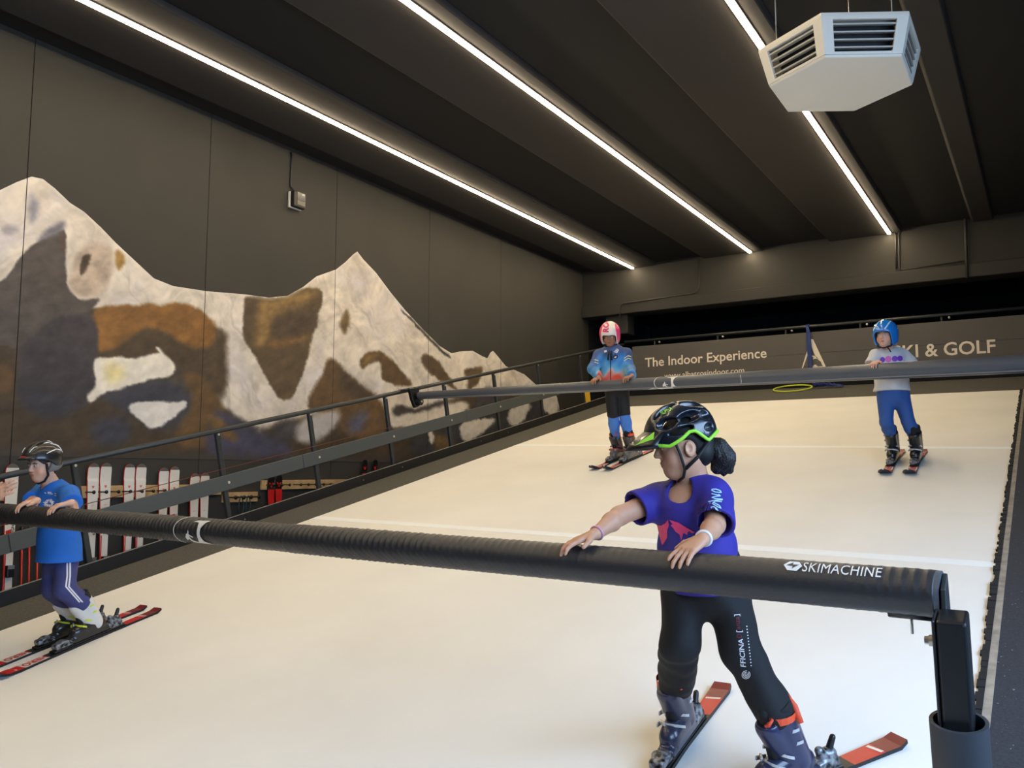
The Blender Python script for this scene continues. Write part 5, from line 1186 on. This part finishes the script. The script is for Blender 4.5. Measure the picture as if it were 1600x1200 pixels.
F = Field(*limits([L(a, b, c) for a in (-.12, .12) for b in (-.16, .1) for c in (-.1, .08)], 0), .004)
F.ell(L(0, -.012, .0), (.098*.9, .116*.9, .072*.9), hM, 0); F.ell(L(0, -.012, .0), (.080*.9, .100*.9, .2), hM, .004, 'sub'); F.cut(L(0, .012, 0), hM[1]+.5*hM[2]); F.cut(L(0, 0, -.050), -hM[2]-.3*hM[1]); F.build('ear_pads', mat('pad_grey', srgb(112, 110, 106), .8), hl, 1)
M_whl = mat('line_white', srgb(232, 232, 232), .4)
def dome_line(hl, L, pts, m, r=.0028, s=.97, name='stripe'):
    me = hl.data; bb_ = OFF[hl]; tree = BVHTree.FromPolygons([tuple(np.array(q.co[:])+bb_) for q in me.vertices], [tuple(p.vertices) for p in me.polygons]); out = []; c_ = L(0, 0, .04)
    P_ = [np.array(p)*(1-t_)+np.array(q)*t_ for p, q in zip(pts[:-1], pts[1:]) for t_ in (0, .25, .5, .75)]+[np.array(pts[-1])]
    for x, y, z in P_:
        d_ = unit(L(x, y, z)-c_); hit_ = tree.ray_cast(Vector(c_+d_*.4), Vector(-d_), .4)[0]
        if hit_ is not None and np.linalg.norm(np.array(hit_[:])-c_) > .07: out.append(np.array(hit_[:])+d_*.0005)
    return MB().tube(out, r, 6).build(name, m, hl, True)
for q_ in (-1, 1):
    dome_line(hl, L, [(q_*.03, .10, .10), (q_*.04, .05, .14), (q_*.05, -.03, .15)], M_whl); dome_line(hl, L, [(q_*.08, .03, .08), (q_*.085, -.03, .10), (q_*.08, -.08, .09)], M_whl)
    dome_line(hl, L, [(q_*.03, -.03, .17), (q_*.045, -.09, .14), (q_*.05, -.13, .09)], M_whl); dome_line(hl, L, [(q_*.06, -.02, .14), (q_*.07, -.08, .12), (q_*.07, -.12, .08)], M_whl)
    strap(hl, 'chin_strap', [L(q_*.078, .03, .02), L(q_*.070, .02, -.06), L(q_*.04, .03, -.10), L(0, .045, -.112)], M_strap, .007)
MB().obox(L(.045, .028, -.098), hM[0]*.012, hM[1]*.012, hM[2]*.008).build('strap_pad', mat('pad_red', srgb(190, 40, 44), .6), hl)
dome_line(hl, L, [(-.02, .14, .08), (.0, .142, .08), (.02, .14, .08)], mat('pad_red'), .008, name='badge')
vv_ = []
for i in range(11):
    a = -.8+1.6*i/10
    for rr, zz in ((0, .082), (.038, .064)): vv_.append(L((.100+rr*.2)*math.sin(a), .004+(.120+rr)*math.cos(a), zz))
vo = obj('visor', vv_, [(2*i, 2*i+1, 2*i+3, 2*i+2) for i in range(10)], M_blackpl, hl, True); md = vo.modifiers.new('solid', 'SOLIDIFY'); md.thickness = .006

# ------------------------------------------------------------------ closed ski helmets
def ski_helmet(t, L, M, s, m, colfn_local, vox=.005):
    F = Field(*limits([L(a, b, c) for a in (-.15, .15) for b in (-.18, .16) for c in (-.13, .19)], 0), vox)
    F.ell(L(0, -.014, .042), (.112*s, .134*s, .122*s), M, 0); F.ell(L(0, -.02, -.03), (.104*s, .115*s, .085*s), M, .03)
    F.ell(L(0, -.012, .030), (.092*s, .112*s, .100*s), M, .004, 'sub'); F.rbox(L(0, .12, -.045), (.072*s, .10*s, .085*s), M, .03, .012, 'sub'); F.cut(L(0, 0, -.085), M.T@np.array([0, .15, -1.0]))
    hb = L(0, 0, 0)
    h = F.build('helmet', m, t, 1, lambda v: colfn_local((v-hb)@M.T/s))
    F = Field(*limits([L(a, b, c) for a in (-.13, .13) for b in (-.15, .13) for c in (-.13, .12)], 0), vox)
    F.ell(L(0, -.012, .020), (.095*s, .110*s, .108*s), M, 0); F.ell(L(0, -.012, .010), (.078*s, .094*s, .12*s), M, .004, 'sub'); F.rbox(L(0, .13, -.045), (.062*s, .10*s, .082*s), M, .03, .012, 'sub'); F.cut(L(0, 0, -.078), M.T@np.array([0, .15, -1.0]))
    F.build('helmet_lining', M_strap, h, 1)
    for q_ in (-1, 1): strap(h, 'chin_strap', [L(q_*.080, .01, -.06), L(q_*.06, .035, -.095), L(0, .055, -.108)], M_strap, .008)
    return h

# ================================================================== CHILD IN PINK AND WHITE HELMET
cR, dR = kid_ski(-4.045, 9.02, -2, 1.12, 'red ski under the child in pink and white helmet, the one nearer the mural', 'skis on the belt', half=.155); cL, dL = kid_ski(-3.86, 8.99, -3, 1.12, 'red ski under the child in pink and white helmet, nearer the belt middle', 'skis on the belt', half=.155)
p_ = thing('person', S(-3.95, 8.5, .02), 'child in pink and white helmet and blue jacket holding the far bar', 'person'); PD = depth_of(S(-3.95, 8.5, .5)); Q = lambda u, v, d=0.0: P(u, v, PD+d)
J = dict(head=Q(953, 526, -.14), neck=Q(957, 547, -.08), chest=Q(957, 562, -.08), pelvis=Q(963, 601, .0), shR=Q(936, 556, -.06), shL=Q(978, 554, -.08), elR=Q(926, 577, -.16), elL=Q(984, 576, -.18), hipR=Q(956, 604, .0), hipL=Q(971, 604, .0), knR=Q(958, 646, -.08), knL=Q(975, 644, -.06), anR=cR+EN*.20, anL=cL+EN*.20)
for k, x in (('wrR', onBelt(918, 596, .95)[0]), ('wrL', onBelt(967, 594, .95)[0])): J[k] = far_at(x)+EN*(.066+.012)+ES*.05
tf = to_cam(10); hM = frame(to_cam(14, -24), UPZ); tr = unit(np.cross(tf, UPZ))
hands = [(J['wrR'], -ES-np.array([.15, 0, 0]), EN, True, (.3, .55, .6)), (J['wrL'], -ES-np.array([.25, 0, 0]), EN, False, (.3, .55, .6))]
HAND_BAR = (FA, FB, RFf); pb, L = build_body(p_, J, tf, hM, 1.10, hands, .0052, (166, 118, 90), (146, 86, 74), .97)
M_jk = mat('jacket_print', (1, 1, 1), .6, attr='col', var=.12, vscale=9, bump=.08, bscale=160)
F = Field(*limits([J[k] for k in ('neck', 'chest', 'pelvis', 'shR', 'shL', 'elR', 'elL', 'wrR', 'wrL')], .16), .0065); hem = Q(963, 604)
F.ecap(J['chest']+UPZ*.05, Q(961, 588, -.04), .142, .132, .140, .130, tr, tf, .05); F.ecap(Q(961, 588, -.04), hem, .140, .130, .142, .128, tr, tf, .04); F.cone(J['shR'], J['shL'], .062, .062, .05); F.cone(J['neck']-UPZ*.01, J['chest'], .068, .10, .04)
for q in 'RL': e_ = J['el'+q]+(J['wr'+q]-J['el'+q])*.88; F.cone(J['sh'+q], J['el'+q], .066, .058, .03); F.fcone(J['el'+q], e_, .058, .046, .03)
F.wrinkle(.007, folds(24, .2)); F.cut(hem, -UPZ); F.cone(J['neck']+UPZ*.10, J['neck']+UPZ*.01, .058, .056, .01, 'sub')
def jk(v):
    lat = np.abs((v-J['chest'])@tr); z = np.clip((v[:, 2]-hem[2])/.40, -.2, 1.2)+.45*np.clip((lat-.135)/.03, 0, 1)*np.clip(1-(v[:, 2]-hem[2])/.40, 0, 1)+.06*np.sin(v[:, 0]*31+v[:, 2]*17)+.05*np.sin(v[:, 0]*57-v[:, 2]*43)
    st = [(-.2, (214, 66, 48)), (.20, (222, 84, 62)), (.32, (206, 170, 170)), (.42, (110, 184, 222)), (.66, (58, 132, 204)), (.86, (60, 92, 150)), (1.2, (44, 62, 104))]
    zz = [a for a, _ in st]; return np.stack([np.interp(z, zz, [srgb(*c)[i] for _, c in st]) for i in range(3)], 1)
jo = F.build('jacket', M_jk, p_, 2, jk)
def pxline(name, pts, depth, w, m, target, parent):
    pts = list(pts); up = [(u, v-w/2) for u, v in pts]; dn_ = [(u, v+w/2) for u, v in pts[::-1]]; return shirt_poly(name, up+dn_, depth, m, target, parent, .02)
pxline('zip', [(954.0, 552), (954.0, 600)], PD-.2, .5, M_strap, jo, jo); shirt_poly('zip', [(953.4, 552), (954.6, 552), (954.8, 600), (953.6, 600)], PD-.2, M_strap, jo, jo, .03)
for dv in (0, 4): pxline('sleeve_stripe', [(975, 560+dv), (981, 556+dv), (986, 557+dv)], PD-.2, 1.3, mat('stripe_cream', srgb(226, 222, 170), .6), jo, jo); pxline('sleeve_stripe', [(929, 562+dv), (935, 564+dv)], PD-.2, 1.2, MATS['stripe_cream'], jo, jo)
def pxdisc(name, u, v, r, m, depth, target, parent, n=16): return shirt_poly(name, [(u+r*math.cos(2*math.pi*i/n), v+r*math.sin(2*math.pi*i/n)) for i in range(n)], depth, m, target, parent, .03)
pxdisc('badge', 961.5, 557.5, 3.6, M_strap, PD-.2, jo, jo); shirt_poly('badge_mark', [(959.5, 559), (961, 555.5), (962, 557), (963.5, 556), (962.5, 559.5)], PD-.2, M_wl, jo, jo, .03); shirt_poly('badge', [(959, 550), (964, 544.5), (967, 547), (964, 552)], PD-.2, M_wl, jo, jo, .03); shirt_poly('badge_mark', [(961, 549), (964, 546), (965, 547.5), (962, 550)], PD-.2, M_rd, jo, jo, .03)
shirt_poly('badge', [(944, 548), (948, 547), (948.5, 550), (944.5, 551)], PD-.2, M_wl, jo, jo, .03)
for q_, du in ((-1, -1.5), (1, 1.5)): strap(jo, 'hood_cord', [P(954+du, 548, PD-.235), P(953+du*1.8, 556, PD-.245), P(953+du*2, 563, PD-.245)], M_strap, .010)
M_bl2 = mat('leggings_black', srgb(22, 22, 25), .7, bump=.05, bscale=150)
F = Field(*limits([J[k] for k in ('pelvis', 'hipR', 'hipL', 'knR', 'knL')], .14), .0065); F.ecap(J['pelvis']+UPZ*.06, J['pelvis']-UPZ*.08, .118, .10, .12, .10, tr, tf, .04)
for q in 'RL': F.cone(J['hip'+q], J['kn'+q], .085, .065, .012); F.fcone(J['hip'+q]+(J['kn'+q]-J['hip'+q])*.6, J['kn'+q]+(J['an'+q]-J['kn'+q])*.12, .067, .065, .012)
F.build('leggings', M_bl2, p_, 1)
for q in 'RL':
    F = Field(*limits([J['kn'+q], J['an'+q]], .10), .006); F.cone(J['kn'+q]+(J['an'+q]-J['kn'+q])*.08, J['kn'+q]+(J['an'+q]-J['kn'+q])*.4, .0605, .0605, .02); F.cone(J['kn'+q]+(J['an'+q]-J['kn'+q])*.4, J['an'+q], .060, .046, .02); F.build('sock', mat('sock_blue', srgb(78, 134, 216), .8), p_, 1)
for c_, d_ in ((cR, dR), (cL, dL)): boot(p_, c_, d_, EN, .98, (98, 92, 90), (60, 56, 56), (206, 70, 52), (232, 74, 44))
def pinkh(q):
    c = np.tile(np.array(srgb(236, 226, 218)), (len(q), 1)); m_ = (np.abs(q[:, 0])+.25*np.maximum(-q[:, 1], 0) > .082-.25*np.clip(q[:, 2]-.06, 0, 1)) | (q[:, 1] < -.06); c[m_] = srgb(236, 64, 124); return c
hl = ski_helmet(p_, L, hM, 1.0, mat('helmet_pink', (1, 1, 1), .3, attr='col', coat=.4), pinkh)
px_text('ROS', (950, 519.5), (952, 498), (-1, -.1), PD-.25, 7.5, mat('letter_pink', srgb(222, 52, 112), .5), hl, hl, sub=.3, bold=.05)

# ================================================================== CHILD IN BLUE HELMET
cR, dR = kid_ski(-1.222, 8.775, 0, 1.08, 'red ski under the child in blue helmet, nearer the belt middle', 'skis on the belt', half=.155); cL, dL = kid_ski(-1.028, 8.765, 0, 1.08, 'red ski under the child in blue helmet, the one nearer the brush edge', 'skis on the belt', half=.155)
w_ = thing('person', S(-1.12, 8.28, .02), 'child in shiny blue helmet and white T-shirt holding the far bar', 'person'); WD = depth_of(S(-1.12, 8.28, .5)); Q = lambda u, v, d=0.0: P(u, v, WD+d)
J = dict(head=Q(1383, 526, -.12), neck=Q(1389, 549, -.06), chest=Q(1391, 566, -.05), pelvis=Q(1395, 613, .0), shR=Q(1369, 556, -.05), shL=Q(1412, 555, -.05), elR=Q(1361, 573, -.10), elL=Q(1426, 573, -.06), hipR=Q(1384, 617, 0), hipL=Q(1407, 617, 0), knR=Q(1385, 660, -.05), knL=Q(1419, 659, -.04), anR=cR+EN*.20, anL=cL+EN*.20)
for k, x in (('wrR', onBelt(1367, 569, .95)[0]), ('wrL', onBelt(1413, 566, .95)[0])): J[k] = far_at(x)+EN*(.066+.010)+ES*.055
tf = to_cam(10); hM = frame(to_cam(42, -4), UPZ); tr = unit(np.cross(tf, UPZ)); J['wrL'] = far_at(onBelt(1413, 566, .95)[0])+ES*.12+EN*.01
hands = [(J['wrR'], -ES-np.array([.3, 0, 0]), EN, True, (.3, .5, .6)), (J['wrL'], -ES*.4-np.array([.9, 0, 0]), EN-ES*.5, False, (.3, .5, .6))]
wb_, L = build_body(w_, J, tf, hM, 1.0, hands, .005, (212, 166, 142), (190, 116, 104), .92)
M_ws = mat('shirt_white', srgb(206, 206, 208), .8, var=.05, vscale=12, bump=.08, bscale=180)
F = Field(*limits([J[k] for k in ('neck', 'chest', 'pelvis', 'shR', 'shL', 'elR', 'elL')], .16), .006); hem = Q(1393, 611)
F.ecap(J['chest']+UPZ*.04, Q(1393, 590, -.02), .122, .105, .130, .115, tr, tf, .05); F.ecap(Q(1393, 590, -.02), hem-UPZ*.03, .130, .115, .168, .140, tr, tf, .04); F.cone(J['shR'], J['shL'], .050, .050, .05); F.cone(J['neck']-UPZ*.03, J['chest'], .06, .09, .05)
for q in 'RL': se = J['sh'+q]+(J['el'+q]-J['sh'+q])*.85; F.fcone(J['sh'+q], se, .054, .064, .03)
F.wrinkle(.006, folds(24, 3.0)); F.cone(J['neck']+UPZ*.09, J['neck']-UPZ*.005+tf*.01, .058, .054, .01, 'sub'); F.cut(hem, -UPZ); wsh = F.build('tshirt', M_ws, w_, 2)
M_pu = mat('print_purple', srgb(128, 64, 190), .6); M_pk2 = mat('print_rose', srgb(214, 110, 196), .6)
for u, v, r_, m_ in ((1379, 562, 4.2, M_pu), (1388, 561, 5.0, M_pk2), (1398, 560.5, 4.6, M_pu), (1406, 560, 4.4, M_pu)):
    n = 16; ring = [(u+r_*math.cos(2*math.pi*i/n), v+r_*math.sin(2*math.pi*i/n)) for i in range(n)]; inn = [(u+r_*.45*math.cos(2*math.pi*i/n), v+r_*.45*math.sin(2*math.pi*i/n)) for i in range(n)]
    for i in range(n): shirt_poly('print_ring', [ring[i], ring[(i+1) % n], inn[(i+1) % n], inn[i]], WD-.2, m_, wsh, wsh, .03) if i % 1 == 0 and False else None
    pxdisc('print_disc', u, v, r_, m_, WD-.2, wsh, wsh)
M_lg = mat('leggings_blue', srgb(44, 84, 150), .7, var=.05, vscale=20, bump=.06, bscale=150)
F = Field(*limits([J[k] for k in ('pelvis', 'hipR', 'hipL', 'knR', 'knL', 'anR', 'anL')], .14), .006); F.ecap(J['pelvis']+UPZ*.06, J['pelvis']-UPZ*.05, .112, .098, .115, .098, tr, tf, .04)
for q in 'RL': F.cone(J['hip'+q], J['kn'+q], .078, .056, .03); F.cone(J['kn'+q], J['kn'+q]+(J['an'+q]-J['kn'+q])*.4, .055, .056, .02); F.fcone(J['kn'+q]+(J['an'+q]-J['kn'+q])*.4, J['an'+q], .055, .044, .02)
F.wrinkle(.0015, folds(30, .5)); F.build('leggings', M_lg, w_, 1)
for c_, d_ in ((cR, dR), (cL, dL)): boot(w_, c_, d_, EN, .98, (26, 26, 28), (34, 33, 35), (206, 206, 206), None)
def blueh(q):
    c = np.tile(np.array(srgb(28, 122, 206)), (len(q), 1)); a = np.arctan2(q[:, 0], q[:, 1]+.3); w = np.abs(np.sin(a*11+q[:, 2]*16)); m_ = (w < .17) & (q[:, 2] > .06) & (q[:, 1] > -.04); c[m_] = srgb(196, 226, 244); return c
hl = ski_helmet(w_, L, hM, .94, mat('helmet_blue', (1, 1, 1), .2, attr='col', coat=.8), blueh, .004)
strap(hl, 'strap_end', [L(-.03, .05, -.105), L(-.05, .06, -.13), L(-.06, .055, -.155)], M_strap, .006)

# ================================================================== ADULT AT THE LEFT EDGE (one hand in view)
a_ = thing('person', S(-5.75, 2.05, .01), 'person mostly out of view raising an open hand beside the boy in blue', 'person')
AO = S(-5.55, 2.10, .0); af = unit(np.array([.15, 1.0, 0])); ar = unit(np.cross(af, UPZ)); Z = lambda x, y, z: AO+ar*x+af*y+UPZ*z
hp = P(-14, 782, 4.72); hd = unit(P(8, 764, 4.70)-hp)
J = dict(head=Z(0, .03, 1.58), neck=Z(0, 0, 1.42), chest=Z(0, 0, 1.25), pelvis=Z(0, 0, .92), shR=Z(.19, 0, 1.36), shL=Z(-.19, 0, 1.36), elR=Z(.30, .06, 1.12), elL=Z(-.26, -.03, 1.08), wrR=hp, wrL=Z(-.25, .12, .86), hipR=Z(.09, 0, .90), hipL=Z(-.09, 0, .90), knR=Z(.10, .05, .50), knL=Z(-.10, .05, .50), anR=Z(.11, 0, .10), anL=Z(-.11, 0, .10))
hands = [(J['wrR'], hd, -_f+.6*UPZ, True, (.15, .3, .3), .12, 1.0), (J['wrL'], unit(np.array([0, .3, -1.0])), -ar, False, (.2, .3, .3))]
HAND_BAR = None; hMa = frame(af-.1*UPZ, UPZ); ab, L = build_body(a_, J, af, hMa, 1.22, hands, .0065, (206, 160, 134), (180, 110, 96)); hair_cap(a_, L, hMa, 1.22, M_hair, vox=.007)
M_dj = mat('clothes_dark', srgb(30, 32, 38), .8, bump=.06, bscale=150)
F = Field(*limits([J[k] for k in J if k != 'head'], .16), .010); F.ecap(J['chest']+UPZ*.05, J['pelvis']-UPZ*.04, .175, .12, .165, .125, ar, af, .05); F.cone(J['shR'], J['shL'], .07, .07, .05)
for q in 'RL': F.cone(J['sh'+q], J['el'+q], .065, .055, .03); F.fcone(J['el'+q], J['el'+q]+(J['wr'+q]-J['el'+q])*.85, .055, .045, .03)
F.cone(J['neck']+UPZ*.12, J['neck']+UPZ*.01, .068, .066, .01, 'sub'); F.build('jacket', M_dj, a_, 1)
F = Field(*limits([J[k] for k in ('pelvis', 'hipR', 'hipL', 'knR', 'knL', 'anR', 'anL')], .16), .010); F.ecap(J['pelvis']+UPZ*.08, J['pelvis']-UPZ*.06, .15, .115, .15, .115, ar, af, .04)
for q in 'RL': F.cone(J['hip'+q], J['kn'+q], .098, .07, .03); F.fcone(J['kn'+q], J['an'+q]-UPZ*.02, .07, .06, .03)
F.build('trousers', M_dj, a_, 1)
for q in 'RL':
    p = J['an'+q]; z0 = beltxy(p)[2]; base = p-EN*z0; af = unit(af-EN*(af@EN)); F = Field(*limits([base-.2, base+.25], 0), .008); F.rbox(base+EN*.017+af*.05, (.045, .13, .016), frame(af-EN*(af@EN), EN), .01, .01); F.cone(base+EN*.05-af*.02, base+EN*.04+af*.12, .042, .035, .02); F.cone(base+EN*.05, base+EN*.12, .042, .042, .02); F.build('shoe', mat('shoe_black', srgb(24, 24, 26), .6), a_, 1)
